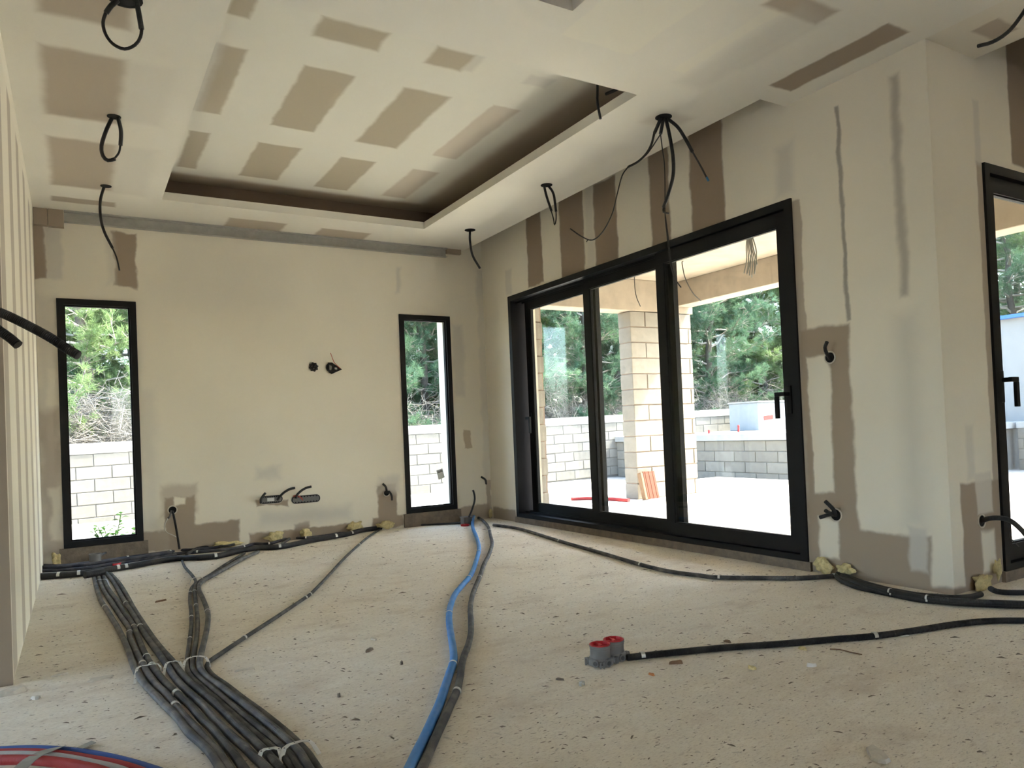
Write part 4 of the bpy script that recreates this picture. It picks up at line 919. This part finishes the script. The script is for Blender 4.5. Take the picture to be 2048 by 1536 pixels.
# ------------------------------------------------------------------ expanding foam
def foam(px, z, size, label, wall='Y', parent=None, seed=0):
    size = tuple(v*.8 for v in size); g = random.Random(seed); b = P(px[0], px[1], 'Y', D-.03) if wall == 'Y' else (P(px[0], px[1], 'X', R-.03) if wall == 'X' else P(px[0], px[1], 'Y', Y2-.03))
    bm = bmesh.new(); bmesh.ops.create_icosphere(bm, subdivisions=3, radius=1)
    ph_ = [(g.uniform(2, 5), g.uniform(0, 6), Vector((g.gauss(0, 1), g.gauss(0, 1), g.gauss(0, 1))).normalized()) for _ in range(7)]
    for v in bm.verts:
        k = 1+.12*sum(math.sin(f_*v.co.dot(d_)*2+o_) for f_, o_, d_ in ph_)+g.uniform(-.07, .07)
        v.co = Vector((v.co.x*size[0], v.co.y*size[1], v.co.z*size[2]))*k
    me = bpy.data.meshes.new('foam'); bm.to_mesh(me); bm.free(); me.polygons.foreach_set('use_smooth', [True]*len(me.polygons))
    o = link('expanding_foam', me, M_FOAM); o.location = b+Vector((0, 0, 0)); o.location.z = max(z, size[2]*.6); tag(o, label, 'foam'); return o
foam((113, 1112), .045, (.035, .022, .06), 'yellow foam lump at the left end of the left window sill', seed=1)
foam((548, 1072), .05, (.085, .025, .05), 'yellow foam patch left of the conduit ends on the back wall', seed=2)
foam((612, 1068), .05, (.06, .022, .045), 'yellow foam strip between conduit ends on the back wall', seed=3)
foam((710, 1052), .06, (.09, .025, .055), 'yellow foam round the conduits right of centre on the back wall', seed=4)
foam((772, 1045), .05, (.10, .022, .04), 'yellow foam at the foot of the bare board strip by the corner window', seed=5)
foam((455, 1086), .03, (.14, .022, .03), 'low yellow foam line under the grey cable on the back wall', seed=6)
foam((981, 1028), .05, (.025, .02, .05), 'yellow foam lump in the room corner', seed=7)
foam((1646, 1132), .05, (.022, .07, .06), 'yellow foam at the lower corner of the wide sliding door', 'X', seed=8)
foam((1692, 1148), .05, (.03, .07, .035), 'foam and rubble lump over the conduits at the wall foot', 'X', seed=9)
foam((1966, 1172), .04, (.08, .03, .045), 'yellow foam at the foot of the short wall beside the second door', 'D', seed=10)
foam((1996, 1152), .09, (.022, .02, .055), 'yellow foam up the frame corner of the second door', 'D', seed=11)

# ------------------------------------------------------------------ floor boxes
def pot_parts(t, c, ang, lid=True, r=.040, h=.074):
    c = Vector(c); ca, sa = math.cos(ang), math.sin(ang)
    body = MB(); n = 32
    body.lathe(c, [(r*1.20, .003), (r*1.20, .020), (r*1.12, .026), (r*.985, .030), (r*.955, .040), (r*.955, h-.016), (r*.985, h-.015), (r*.985, h-.008), (r*1.02, h-.007), (r*1.02, h), (r*.94, h), (r*.94, .012), (.001, .011)], n, close=False)
    b = body.build('pot', M_BOXG, t, smooth=True)
    for k in range(6):
        a = ang+k*math.pi/3+.3; d = Vector((math.cos(a), math.sin(a), 0)); pth = [c+d*(r*.95)+Vector((0, 0, .0155)), c+d*(r*1.30)+Vector((0, 0, .0155))]
        e = link('cable_entry', tube_mesh('cable_entry', pth, .0135, 14), M_BOXG, t); link('entry_hole', tube_mesh('entry_hole', [pth[1]-d*.001, pth[1]+d*.0008], .0085, 12), mat('dark_grey_plastic', (.06, .058, .055), .6), e)
    for k in range(4):
        a = ang+k*math.pi/2+.8; d = Vector((math.cos(a), math.sin(a), 0)); s_ = Vector((-d.y, d.x, 0)); cl_ = MB()
        for e in (-1, 1): cl_.obox(c+d*(r*1.40)+s_*.006*e+Vector((0, 0, .013)), d*.0035, s_*.0028, Vector((0, 0, .0125)))
        cl_.obox(c+d*(r*1.22)+Vector((0, 0, .009)), d*.009, s_*.010, Vector((0, 0, .004))); cl_.build('clip', M_BOXG, t)
    if lid: lid_parts(t, c+Vector((0, 0, h-.012)), r*.94, ang)
    return b
def lid_parts(t, c, r, ang):
    l = MB().lathe(c, [(.001, 0), (r*.9, 0), (r*.985, .003), (r*.985, .0125), (r*1.07, .0130), (r*1.07, .0155), (r*.93, .0155), (r*.90, .0030), (.001, .0028)], 10, close=False).build('lid', M_LID, t)
    d = Vector((math.cos(ang+1.2), math.sin(ang+1.2), 0)); s_ = Vector((-d.y, d.x, 0))
    MB().obox(Vector(c)+Vector((0, 0, .0075)), d*(r*.86), s_*.0022, Vector((0, 0, .0048))).build('rib', M_LID, l); MB().obox(Vector(c)+Vector((0, 0, .008)), d*.008, s_*.004, Vector((0, 0, .006))).build('grip', mat('pale_red_plastic', (.60, .10, .10), .5), l)
    return l
fa, fb = PF(1197, 1330, 0), PF(1233, 1316, 0); ang = math.atan2(fb.y-fa.y, fb.x-fa.x)
md = (fa+fb)/2; dr = (fb-fa).normalized(); fa, fb = md-dr*.041, md+dr*.041
fbx = empty('floor_box', md); tag(fbx, 'double grey round floor box with two red lids', 'floor box')
pot_parts(fbx, fa, ang); pot_parts(fbx, fb, ang)
MB().obox(md+Vector((0, 0, .012)), dr*.014, Vector((-dr.y, dr.x, 0))*.02, Vector((0, 0, .01))).build('joining_bridge', M_BOXG, fbx)
sb_ = PF(191, 1134, 0); sbx = empty('floor_box', sb_); tag(sbx, 'single grey round floor box left of the foreground bundle start', 'floor box'); pot_parts(sbx, sb_, .4, lid=False, r=.042, h=.10)
cbx_ = PF(933, 1049, 0); cbx = empty('floor_box', cbx_); tag(cbx, 'small grey square floor box in the room corner', 'floor box')
MB().box((cbx_.x-.045, cbx_.y-.04, 0), (cbx_.x+.045, cbx_.y+.04, .075)).build('body', M_BOXG, cbx, bevel=.004)
MB().box((cbx_.x-.05, cbx_.y-.045, .066), (cbx_.x+.05, cbx_.y+.045, .076)).build('rim', M_BOXG, cbx, bevel=.002)
for k in range(4): MB().box((cbx_.x-.034+k*.02, cbx_.y-.0425, .01), (cbx_.x-.022+k*.02, cbx_.y-.0395, .06)).build('rib', M_BOXG, cbx)
for (x, y, lab) in ((231, 1130, 'red lid lying beside the single grey floor box'), (930, 1052, 'red lid lying on the floor in front of the corner box')):
    q = PF(x, y, 0); t = empty('loose_lid', q); tag(t, lab, 'lid'); lid_parts(t, q+Vector((0, 0, .001)), .042, .3)
# small metal clip on the floor
kc = PF(1164, 1371, 0); kl = empty('cable_clip', kc); tag(kl, 'tiny steel cable clip lying on the floor near the double box', 'clip')
MB().obox(kc+Vector((0, 0, .012)), Vector((.007, .002, 0)), Vector((-.002, .006, 0)), Vector((0, 0, .003))).build('saddle', M_STEEL, kl, bevel=.001)
for e in (-1, 1): MB().obox(kc+Vector((.009*e, .002*e, .006)), Vector((.0015, 0, 0)), Vector((0, .006, 0)), Vector((0, 0, .006))).build('leg', M_STEEL, kl)

# ------------------------------------------------------------------ boxes and conduit ends in the walls
def wall_ring(t, c, axis, r, name='box_rim', m=None, depth=.004, hole=True):
    n = -1
    q = Vector(c); 
    if axis == 'Y': prof = [(r*1.12, 0), (r*1.12, -depth), (r*.9, -depth), (r*.86, .0)]
    else: prof = [(r*1.12, 0), (r*1.12, -depth), (r*.9, -depth), (r*.86, .0)]
    MB().lathe(q, prof, 20, axis=axis, close=False).build(name, m or M_PLAS, t, smooth=True)
    if hole: MB().lathe(q, [(r*.9, -.0006), (r*.9, -.0014)], 20, axis=axis).build('box_hole', M_HOLE, t)
YD = D-.001
# round mortar box with wires
q = P(627, 734, 'Y', YD); t = empty('wall_box', q); tag(t, 'round black electrical box in the middle of the back wall', 'wall box')
wall_ring(t, q, 'Y', .034, m=M_SOCK, depth=.006)
for k in range(8):
    a = k*math.pi/4+.2; MB().obox(q+Vector((math.cos(a)*.036, -.004, math.sin(a)*.036)), Vector((.007, 0, 0)), Vector((0, .004, 0)), Vector((0, 0, .007))).build('lug', M_SOCK, t)
for k in range(3):
    a = k*2.1+.6; MB().obox(q+Vector((math.cos(a)*.017, -.005, math.sin(a)*.015)), Vector((.005, 0, .003)), Vector((0, .002, 0)), Vector((0, 0, .003))).build('knockout', M_BOXG, t)
# open box with a flap and red wire
q = P(661, 735, 'Y', YD); t = empty('wall_box', q); tag(t, 'black wall box with folded flap and red wire on the back wall', 'wall box')
wall_ring(t, q, 'Y', .040, m=M_SOCK, depth=.005)
c2 = q+Vector((.018, -.002, 0)); mb = MB()
mb.v = [tuple(c2+Vector(v)) for v in ((-.04, -.01, .045), (-.04, -.01, -.045), (-.012, -.012, -.062), (.075, -.05, -.022), (-.006, -.012, .045), (-.04, 0, .045), (-.04, 0, -.045), (-.012, 0, -.062), (.075, -.035, -.022), (-.006, 0, .045))]
mb.f = [(0, 1, 2, 3, 4), (9, 8, 7, 6, 5), (0, 5, 6, 1), (1, 6, 7, 2), (2, 7, 8, 3), (3, 8, 9, 4), (4, 9, 5, 0)]
mb.build('flap', M_SOCK, t)
MB().obox(c2+Vector((-.022, -.015, -.004)), Vector((.012, 0, -.003)), Vector((0, .001, 0)), Vector((0, 0, .022))).build('inner_plate', M_BOXG, t); MB().obox(c2+Vector((.022, -.032, -.012)), Vector((.010, -.005, -.002)), Vector((0, .001, 0)), Vector((0, 0, .009))).build('inner_plate', mat('pale_grey_plastic', (.4, .4, .4), .5), t)
rw_ = [P(x, y, 'Y', YD-.045) for x, y in ((681, 737), (674, 731), (668, 724), (664, 714), (661, 706))]; tube('red_wire', rw_, .0028, M_REDW, t, n=6, step=.01)
# two long boxes
def long_box(x0, x1, yc0, yc1, lab, stubs, red=False):
    a, b = P(x0, yc0, 'Y', YD), P(x1, yc1, 'Y', YD); t = empty('wall_box', (a+b)/2); tag(t, lab, 'wall box'); r = .034; zc = (a.z+b.z)/2
    def stad(rr, y0, y1, nm, m):
        mb = MB(); n = 10; ring = []
        for k in range(n+1): an = math.pi/2+math.pi*k/n; ring.append((a.x+r+rr*math.cos(an), zc+rr*math.sin(an)))
        for k in range(n+1): an = -math.pi/2+math.pi*k/n; ring.append((b.x-r+rr*math.cos(an), zc+rr*math.sin(an)))
        N_ = len(ring); mb.v = [(x, y0, z) for x, z in ring]+[(x, y1, z) for x, z in ring]; mb.f = [tuple(range(N_)), tuple(range(2*N_-1, N_-1, -1))]+[(k, (k+1) % N_, N_+(k+1) % N_, N_+k) for k in range(N_)]
        return mb.build(nm, m, t)
    stad(r*1.12, YD+.0005, YD-.002, 'plaster_rim', M_PLAS); stad(r, YD-.0022, YD-.0035, 'box_hole', M_HOLE); stad(r*.8, YD-.0037, YD-.0045, 'box_back', M_BOXG)
    for k in range(8):
        x = a.x+r+(b.x-a.x-2*r)*k/7
        for e in (-1, 1): MB().box((x-.006, YD-.0065, zc+e*.024-.005), (x+.006, YD-.0047, zc+e*.024+.005)).build('knockout', M_SOCK, t)
    MB().box((a.x+.065, YD-.007, zc-.014), (a.x+.125, YD-.0048, zc+.016)).build('maker_label', M_WHITEP, t) if not red else None
    for pts in stubs:
        w_ = [P(x, y, 'Y', YD-d_) for x, y, d_ in pts]; tube('conduit_end', w_, .0105, M_BLACK, t, n=10, step=.01)
    if red:
        for k in range(2): tube('red_wire', [P(x, y+k*2, 'Y', YD-.02) for x, y in ((586, 992), (592, 990), (600, 993), (606, 999))], .0025, M_REDW, t, n=5, step=.01)
long_box(519, 565, 1001, 997, 'left long twin socket box low on the back wall with two conduit ends', [[(522, 1006, .004), (522, 1000, .02), (525, 993, .035), (531, 986, .05)], [(555, 1000, .004), (559, 994, .02), (568, 985, .04), (580, 978, .055), (590, 976, .06)]])
long_box(583, 640, 1000, 996, 'right long twin socket box low on the back wall with red wires', [[(592, 996, .004), (594, 990, .02), (602, 982, .04), (612, 976, .055), (623, 973, .065)]], red=True)
def conduit_outlet(c, axis, lab, ends, r=.034, rr=.0105, ring=True, inside=None):
    t = empty('conduit_outlet', c); tag(t, lab, 'wall outlet')
    if ring: wall_ring(t, c, axis, r)
    for e in ends: tube('conduit_end', e, rr, M_BLACK, t, n=10, step=.012)
    return t
q = P(345, 1020, 'Y', YD)
t = conduit_outlet(q, 'Y', 'wall outlet with a black and a white cable right of the left window', [[q+Vector((.0, .0, -.01)), P(347, 1030, 'Y', YD-.03), P(352, 1055, 'Y', YD-.05), P(357, 1085, 'Y', YD-.06), P(359, 1098, 'Y', YD-.06)]], rr=.009)
tube('cable_sleeve', [q+Vector((-.01, -.002, -.005)), P(340, 1032, 'Y', YD-.03), P(336, 1037, 'Y', YD-.035)], .008, M_DUCT, t, n=8)
tube('white_wire', [P(x, y, 'Y', YD-.035) for x, y in ((336, 1036), (331, 1046), (329, 1056), (334, 1065), (345, 1070), (355, 1076), (358, 1085))], .004, M_WHITEW, t, n=6, step=.01)
q = P(773, 986, 'Y', YD)
conduit_outlet(q, 'Y', 'wall outlet with two curved conduit ends left of the corner window', [[q, P(773, 980, 'Y', YD-.025), P(771, 973, 'Y', YD-.04), P(766, 968, 'Y', YD-.05)], [q+Vector((.005, 0, 0)), P(778, 983, 'Y', YD-.03), P(783, 991, 'Y', YD-.045), P(784, 1001, 'Y', YD-.05)]], r=.03)
q = P(978, 971, 'X', R-.001)
conduit_outlet(q, 'X', 'single conduit end sticking out of the wall in the room corner', [[q+Vector((0, 0, -.02)), q+Vector((-.03, 0, .0)), P(971, 960, 'X', R-.09), P(963, 954, 'X', R-.15)]], ring=False)
c0_ = PF(935, 1040, .07)
tag(tube('standing_conduit', [PF(937, 1036, .06)+Vector((0, 0, 0)), PV(943, 1022, c0_, .02), PV(949, 1003, c0_, .02), PV(949, 990, c0_, .02), PV(946, 980, c0_, .02)], .0095, M_BLACK, n=10), 'thin black conduit rising from the corner floor box', 'conduit')
q = P(1660, 715, 'X', R-.001)
conduit_outlet(q, 'X', 'wall outlet with one upright conduit end beside the wide sliding door', [[q+Vector((.0, 0, -.005)), P(1653, 706, 'X', R-.05), P(1650, 695, 'X', R-.06), P(1654, 684, 'X', R-.07)]], r=.033, rr=.010)
q = P(1672, 1030, 'X', R-.001)
conduit_outlet(q, 'X', 'wall outlet with crossed conduit ends low beside the wide sliding door', [[q, P(1666, 1018, 'X', R-.05), P(1651, 1003, 'X', R-.10)], [q, P(1660, 1029, 'X', R-.04), P(1640, 1035, 'X', R-.10)], [P(1664, 1028, 'X', R-.03), P(1655, 1024, 'X', R-.06), P(1651, 1021, 'X', R-.075)]], r=.036, rr=.011)
q = P(1963, 1042, 'Y', Y2-.001)
t = conduit_outlet(q, 'Y', 'wall outlet with a black hose bending right beside the second door', [[q, P(1978, 1037, 'Y', Y2-.05), P(2000, 1036, 'Y', Y2-.09), P(2020, 1041, 'Y', Y2-.12), P(2040, 1057, 'Y', Y2-.14), P(2065, 1085, 'Y', Y2-.15)]], r=.033, rr=.0125)
tube('thin_wire', [P(x, y, 'Y', Y2-.10) for x, y in ((2018, 1046), (2021, 1060), (2019, 1072), (2028, 1083), (2038, 1093))], .0018, M_WIRE, t, n=5, step=.01)
# two conduits poking in at the left edge, from the stub wall beside the camera
for pts, lab in (([(-70, 600), (-20, 618), (8, 628), (50, 648), (100, 675), (135, 698), (157, 711)], 'long black ribbed conduit end poking in at the left edge'), ([(-80, 612), (-30, 640), (0, 662), (20, 676), (36, 690)], 'short black ribbed conduit end at the left edge under the longer one')):
    base = Vector((-.02, 2.04, 1.05)); pp = [PV(x, y, base) for x, y in pts]; pp = [Vector((-L-.02, pp[0].y-.02, pp[0].z+.01))]+pp
    tag(tube('conduit_stub', pp, .0108, M_BLACK, n=14, ripple=(.0042, .0008), step=.01), lab, 'conduit')

# ------------------------------------------------------------------ cables out of the ceiling
def ceil_hole(t, c, r=.032):
    MB().lathe(c, [(r*1.12, -.0002), (r*1.12, -.003), (r*.95, -.003), (r*.9, -.0012)], 20, close=False).build('hole_rim', M_HOLE, t)
    MB().lathe(c, [(r*.95, -.0008), (r*.95, -.0016)], 20).build('hole', M_HOLE, t)
def ceil_cable(hole_px, lab, runs, holer=.032):
    c = P(hole_px[0], hole_px[1], 'Z', H); t = empty('ceiling_cable', c); tag(t, lab, 'cable', 'cables hanging from the ceiling'); ceil_hole(t, c, holer)
    for (nm, pts, r, m) in runs:
        q = [PV(x, y, c, d_) for x, y, d_ in [(p+(0,))[:3] for p in pts]]
        for v in q: v.z = min(v.z, H-.001)
        tube(nm, q, r*1.12, m, t, n=8, step=.015)
    return t
ceil_cable((250, -3), 'loop of black cable hanging from the ceiling at the top left edge', [('conduit', [(236, 0), (222, 12), (212, 26)], .0095, M_BLACK), ('conduit', [(272, -2), (278, 28), (283, 58)], .0095, M_BLACK),
    ('wire', [(212, 24), (206, 45), (211, 68), (226, 88), (249, 98), (270, 90), (281, 74), (284, 52)], .006, M_WIRE)], .06)
ceil_cable((228, 233), 'small black cable loop hanging from the ceiling near the left wall', [('conduit', [(224, 236), (212, 262), (203, 292), (206, 312), (216, 321), (230, 318)], .0095, M_BLACK), ('conduit', [(236, 236), (242, 262), (241, 291)], .0095, M_BLACK), ('wire', [(241, 288), (238, 305), (228, 318)], .005, M_WIRE)])
ceil_cable((212, 372), 'single black cable dangling from the ceiling above the left window', [('conduit', [(208, 374), (201, 400), (201, 432), (208, 462), (225, 496)], .0085, M_BLACK), ('wire', [(224, 494), (233, 515), (239, 541)], .005, M_WIRE)])
ceil_cable((940, 460), 'short black cable dangling from the ceiling near the room corner', [('conduit', [(940, 461), (940, 482), (945, 510), (960, 537)], .0095, M_BLACK)], .045)
ceil_cable((1093, 370), 'narrow black cable loop hanging above the wide sliding door', [('conduit', [(1088, 371), (1093, 392), (1103, 422)], .0085, M_BLACK), ('conduit', [(1097, 372), (1107, 388), (1112, 423)], .0085, M_BLACK), ('wire', [(1102, 420), (1107, 438), (1109, 450), (1112, 440), (1112, 420)], .004, M_WIRE)], .04)
ceil_cable((1327, 234), 'bundle of black cables spreading from one ceiling hole above the sliding door', [
    ('conduit', [(1322, 236), (1316, 250), (1309, 266)], .0095, M_BLACK), ('conduit', [(1327, 236), (1324, 252), (1321, 268)], .0095, M_BLACK),
    ('conduit', [(1332, 238), (1340, 275), (1346, 315), (1346, 352), (1336, 390), (1327, 415)], .0095, M_BLACK), ('conduit', [(1336, 238), (1356, 255), (1372, 280), (1385, 304)], .0095, M_BLACK),
    ('wire', [(1384, 302), (1400, 330), (1413, 355)], .005, M_WIRE), ('blue_wire_tip', [(1413, 354), (1417, 362)], .006, mat('blue_tip', (.05, .2, .4), .5)),
    ('wire', [(1309, 264), (1303, 288), (1292, 308), (1275, 324), (1256, 334)], .0065, M_WIRE), ('wire', [(1320, 270), (1303, 296), (1288, 314), (1262, 332)], .0035, M_WIRE),
    ('wire', [(1256, 334), (1244, 352), (1234, 390), (1224, 428), (1205, 464), (1185, 480), (1165, 474), (1140, 457)], .0035, M_WIRE), ('wire', [(1185, 480), (1176, 480), (1173, 484)], .003, M_WIRE),
    ('wire', [(1321, 268), (1325, 300), (1329, 330), (1330, 380), (1330, 430), (1334, 470), (1338, 510), (1346, 550), (1362, 575)], .003, M_WIRE), ('wire', [(1327, 415), (1327, 424), (1338, 427)], .005, M_WIRE),
    ('wire', [(1330, 425), (1336, 470), (1342, 520), (1352, 560)], .0025, M_WIRE)], .045)
# tray cove cable
cc = Vector((P(1197, 165, 'Y', 3.30).x, 3.30, H2)); t = empty('ceiling_cable', cc); tag(t, 'black cable dangling out of the ceiling tray near its front corner', 'cable')
tube('conduit', [Vector((cc.x, cc.y, H2-.002)), PV(1195, 178, cc), PV(1195, 205, cc), PV(1201, 238, cc)], .0075, M_BLACK, t, n=8)
cs = Vector((TX1+.06, 3.42, H+LIP+.012)); tag(tube('conduit_stub', [P(1240, 175, 'Y', 3.40), P(1226, 182, 'Y', 3.46), P(1212, 188, 'Y', 3.52)], .010, M_BLACK, n=8), 'short black conduit end lying in the tray cove corner', 'conduit')
# cable at the upper right
cc = P(2075, -25, 'Z', H); t = empty('ceiling_cable', cc); tag(t, 'curved black cable hanging at the upper right edge', 'cable')
ceil_hole(t, cc, .04)
tube('conduit', [cc+Vector((0, 0, -.001)), PV(2062, 0, cc), PV(2040, 35, cc), PV(2015, 65, cc), PV(1985, 84, cc), PV(1956, 92, cc)], .0085, M_BLACK, t, n=8)

# ------------------------------------------------------------------ coil of coloured pipes at the lower left
coil = []
def arc(px, r, z, m, lab, name='underfloor_pipe'):
    pts = [PF(x, y, z) for x, y in px]; tag(tube(name, pts, r, m, n=14, step=.02), lab, 'pipe', 'coil of coloured pipes'); return pts
arc([(-60, 1503), (20, 1498), (70, 1497), (120, 1499), (180, 1506), (240, 1518), (300, 1535), (340, 1550), (400, 1580)], .0095, .012, M_PBLU, 'outermost blue pipe of the coil at the lower left')
arc([(-60, 1508), (0, 1504), (60, 1503), (120, 1507), (180, 1516), (250, 1530), (310, 1552), (360, 1580)], .0095, .020, M_PRED, 'second red pipe of the coil at the lower left')
arc([(-60, 1513), (0, 1509), (60, 1509), (120, 1513), (180, 1524), (240, 1538), (290, 1560)], .0095, .030, M_PWHI, 'white pipe of the coil at the lower left')
arc([(-60, 1524), (0, 1520), (60, 1520), (110, 1524), (160, 1532), (210, 1545), (260, 1570)], .014, .036, M_PRED, 'thick inner red pipe of the coil at the lower left')
tp = [PF(118, 1494, .012), PF(105, 1498, .036), PF(80, 1508, .045), PF(62, 1518, .055), PF(48, 1530, .056), PF(30, 1548, .056)]
path = smooth_path(tp, .01); mb = MB(); n = len(path)
for i, p in enumerate(path):
    d = (path[min(i+1, n-1)]-path[max(i-1, 0)]).normalized(); s = d.cross(Vector((0, 0, 1))).normalized()*.019
    for e in (-1, 1): mb.v += [tuple(p+s*e), tuple(p+s*e+Vector((0, 0, .0012)))]
for i in range(n-1):
    a = 4*i; b = a+4; mb.f += [(a, a+2, b+2, b), (a+1, b+1, b+3, a+3), (a, b, b+1, a+1), (a+2, a+3, b+3, b+2)]
mb.f += [(0, 1, 3, 2), (4*n-4, 4*n-2, 4*n-1, 4*n-3)]
tag(mb.build('tape_band', M_TAPE), 'grey tape band tied across the coil of coloured pipes', 'tape')
MB().obox(PF(165, 1494, .006), Vector((.03, .012, .004)), Vector((-.006, .012, 0)), Vector((0, 0, .0008))).build('tape_tail', M_TAPE, bpy.data.objects['tape_band'])

# ------------------------------------------------------------------ debris
def flake(px, sx, sy, m, lab, seed, h=.004, cat='debris', name='plaster_flake', rot=None):
    g = random.Random(seed); c = PF(px[0], px[1], 0); n = 9; mb = MB(); rz = g.uniform(0, 6) if rot is None else rot; ca, sa = math.cos(rz), math.sin(rz); ring = []
    for k in range(n):
        a = 2*math.pi*k/n; q = g.uniform(.65, 1.1); x, y = sx*q*math.cos(a), sy*q*math.sin(a); ring.append((x*ca-y*sa, x*sa+y*ca))
    for z in (.0005, h): mb.v += [(c.x+x*(1 if z < .001 else .86), c.y+y*(1 if z < .001 else .86), z+(g.uniform(0, h*.8) if z > .001 else 0)) for x, y in ring]
    mb.v.append((c.x, c.y, h*1.6)); mb.f = [tuple(range(n-1, -1, -1))]+[(k, (k+1) % n, n+(k+1) % n, n+k) for k in range(n)]+[(n+k, n+(k+1) % n, 2*n) for k in range(n)]
    o = mb.build(name, m); tag(o, lab, cat); return o
flake((1755, 1512), .055, .03, M_PLAS, 'pale plaster flake at the lower right of the floor', 1, .006)
flake((1623, 1333), .018, .012, mat('white_chip', (.75, .72, .66), .8), 'white plaster chip right of the double floor box', 2, .008)
flake((1504, 1338), .024, .012, M_FOAM, 'yellow foam crumb on the floor below the ribbed conduit', 3, .006, name='foam_crumb')
flake((1604, 1299), .022, .012, M_FOAM, 'yellow foam crumb touching the ribbed conduit', 4, .006, name='foam_crumb')
flake((1352, 1328), .028, .008, M_WOOD, 'brown wood chip right of the double floor box', 5, .008, name='wood_chip', rot=-.5)
flake((1303, 1350), .016, .009, mat('orange_chip', (.55, .22, .08), .8), 'orange plastic chip below the double floor box', 6, .004, name='plastic_chip')
flake((1455, 1285), .022, .008, M_WOOD, 'brown chip just above the ribbed conduit', 7, .006, name='wood_chip')
flake((1808, 1272), .03, .008, mat('white_chip', (.75, .72, .66), .8), 'pale paper scrap beside the right part of the ribbed conduit', 8, .003, name='paper_scrap', rot=-.4)
flake((200, 1358), .06, .025, M_PLAS, 'broad pale plaster smear on the floor left of the bundle', 9, .004, rot=.2)
flake((120, 1350), .035, .012, M_PLAS, 'narrow pale plaster smear left of the broad one', 10, .004, rot=.3)
flake((322, 1203), .04, .012, M_WOOD, 'dark wood splinter between the two conduit bundles', 11, .006, name='wood_chip', rot=.4)
flake((18, 1388), .07, .03, M_PLAS, 'plaster spill at the foot of the left wall end', 12, .012, rot=.2)
flake((748, 1279), .035, .014, M_PLAS, 'pale plaster flake left of the blue pipe', 13, .004)
flake((738, 1302), .03, .014, M_SILL, 'crumbly brown dirt patch left of the blue pipe', 14, .006)
flake((72, 1398), .018, .012, M_PLAS, 'small pale crumb near the left wall end', 15, .008)
flake((1120, 1360), .02, .008, M_SILL, 'dark dirt spot left of the tiny steel clip', 16, .004)
flake((490, 1340), .04, .012, M_PLAS, 'pale plaster smear right of the middle bundle strap', 17, .004)
flake((678, 1394), .008, .007, M_SILL, 'dark pebble right of the foreground bundle', 18, .008, name='pebble')
flake((803, 1329), .008, .008, M_SILL, 'dark pebble left of the grey conduit', 19, .01, name='pebble')
tag(tube('dry_stalk', [PF(1660, 1298, .003), PF(1680, 1299, .006), PF(1700, 1304, .004), PF(1724, 1309, .003)], .0025, M_WOOD, n=5), 'thin dry stalk on the floor below the ribbed conduit', 'debris')
# loose grit that nobody could count
g = np.random.default_rng(5); n = 9000
gx = g.uniform(-.2, 3.6, n); gy = g.uniform(.9, D-.1, n); ok = (gx < R-.06); gx, gy = gx[ok], gy[ok]; n = len(gx)
keep = g.random(n) < np.clip(.35+.65*np.sin(gx*2.1+gy*1.3)**2, 0, 1); gx, gy = gx[keep], gy[keep]; n = len(gx)
sz = g.gamma(1.3, .0011, n)+.0009; el = g.uniform(1, 3.5, n); an = g.normal(-.45, .6, n)
base = np.array([[-1, -.6, 0], [1, -.5, 0], [.6, .7, 0], [-.7, .6, 0], [0, 0, 1]]); fc = np.array([[0, 1, 4], [1, 2, 4], [2, 3, 4], [3, 0, 4]])
X = base[None, :, 0]*(sz*el)[:, None]; Y = base[None, :, 1]*sz[:, None]; Z = base[None, :, 2]*(sz*.7)[:, None]+.0004
V = np.stack([gx[:, None]+X*np.cos(an)[:, None]-Y*np.sin(an)[:, None], gy[:, None]+X*np.sin(an)[:, None]+Y*np.cos(an)[:, None], Z], 2).reshape(-1, 3)
Fc = (np.arange(n)[:, None, None]*5+fc[None]).reshape(-1, 3); half = len(Fc)//5*3//4*4
for nm, F_, m_, lab in (('floor_grit', Fc[:half], M_SILL, 'scattered dark grit and crumbs over the floor'), ('plaster_dust', Fc[half:], M_PLAS, 'scattered pale plaster crumbs over the floor')):
    me = tri_mesh(nm, V, F_, m_); o = link(nm, me); tag(o, lab, 'debris', kind='stuff')
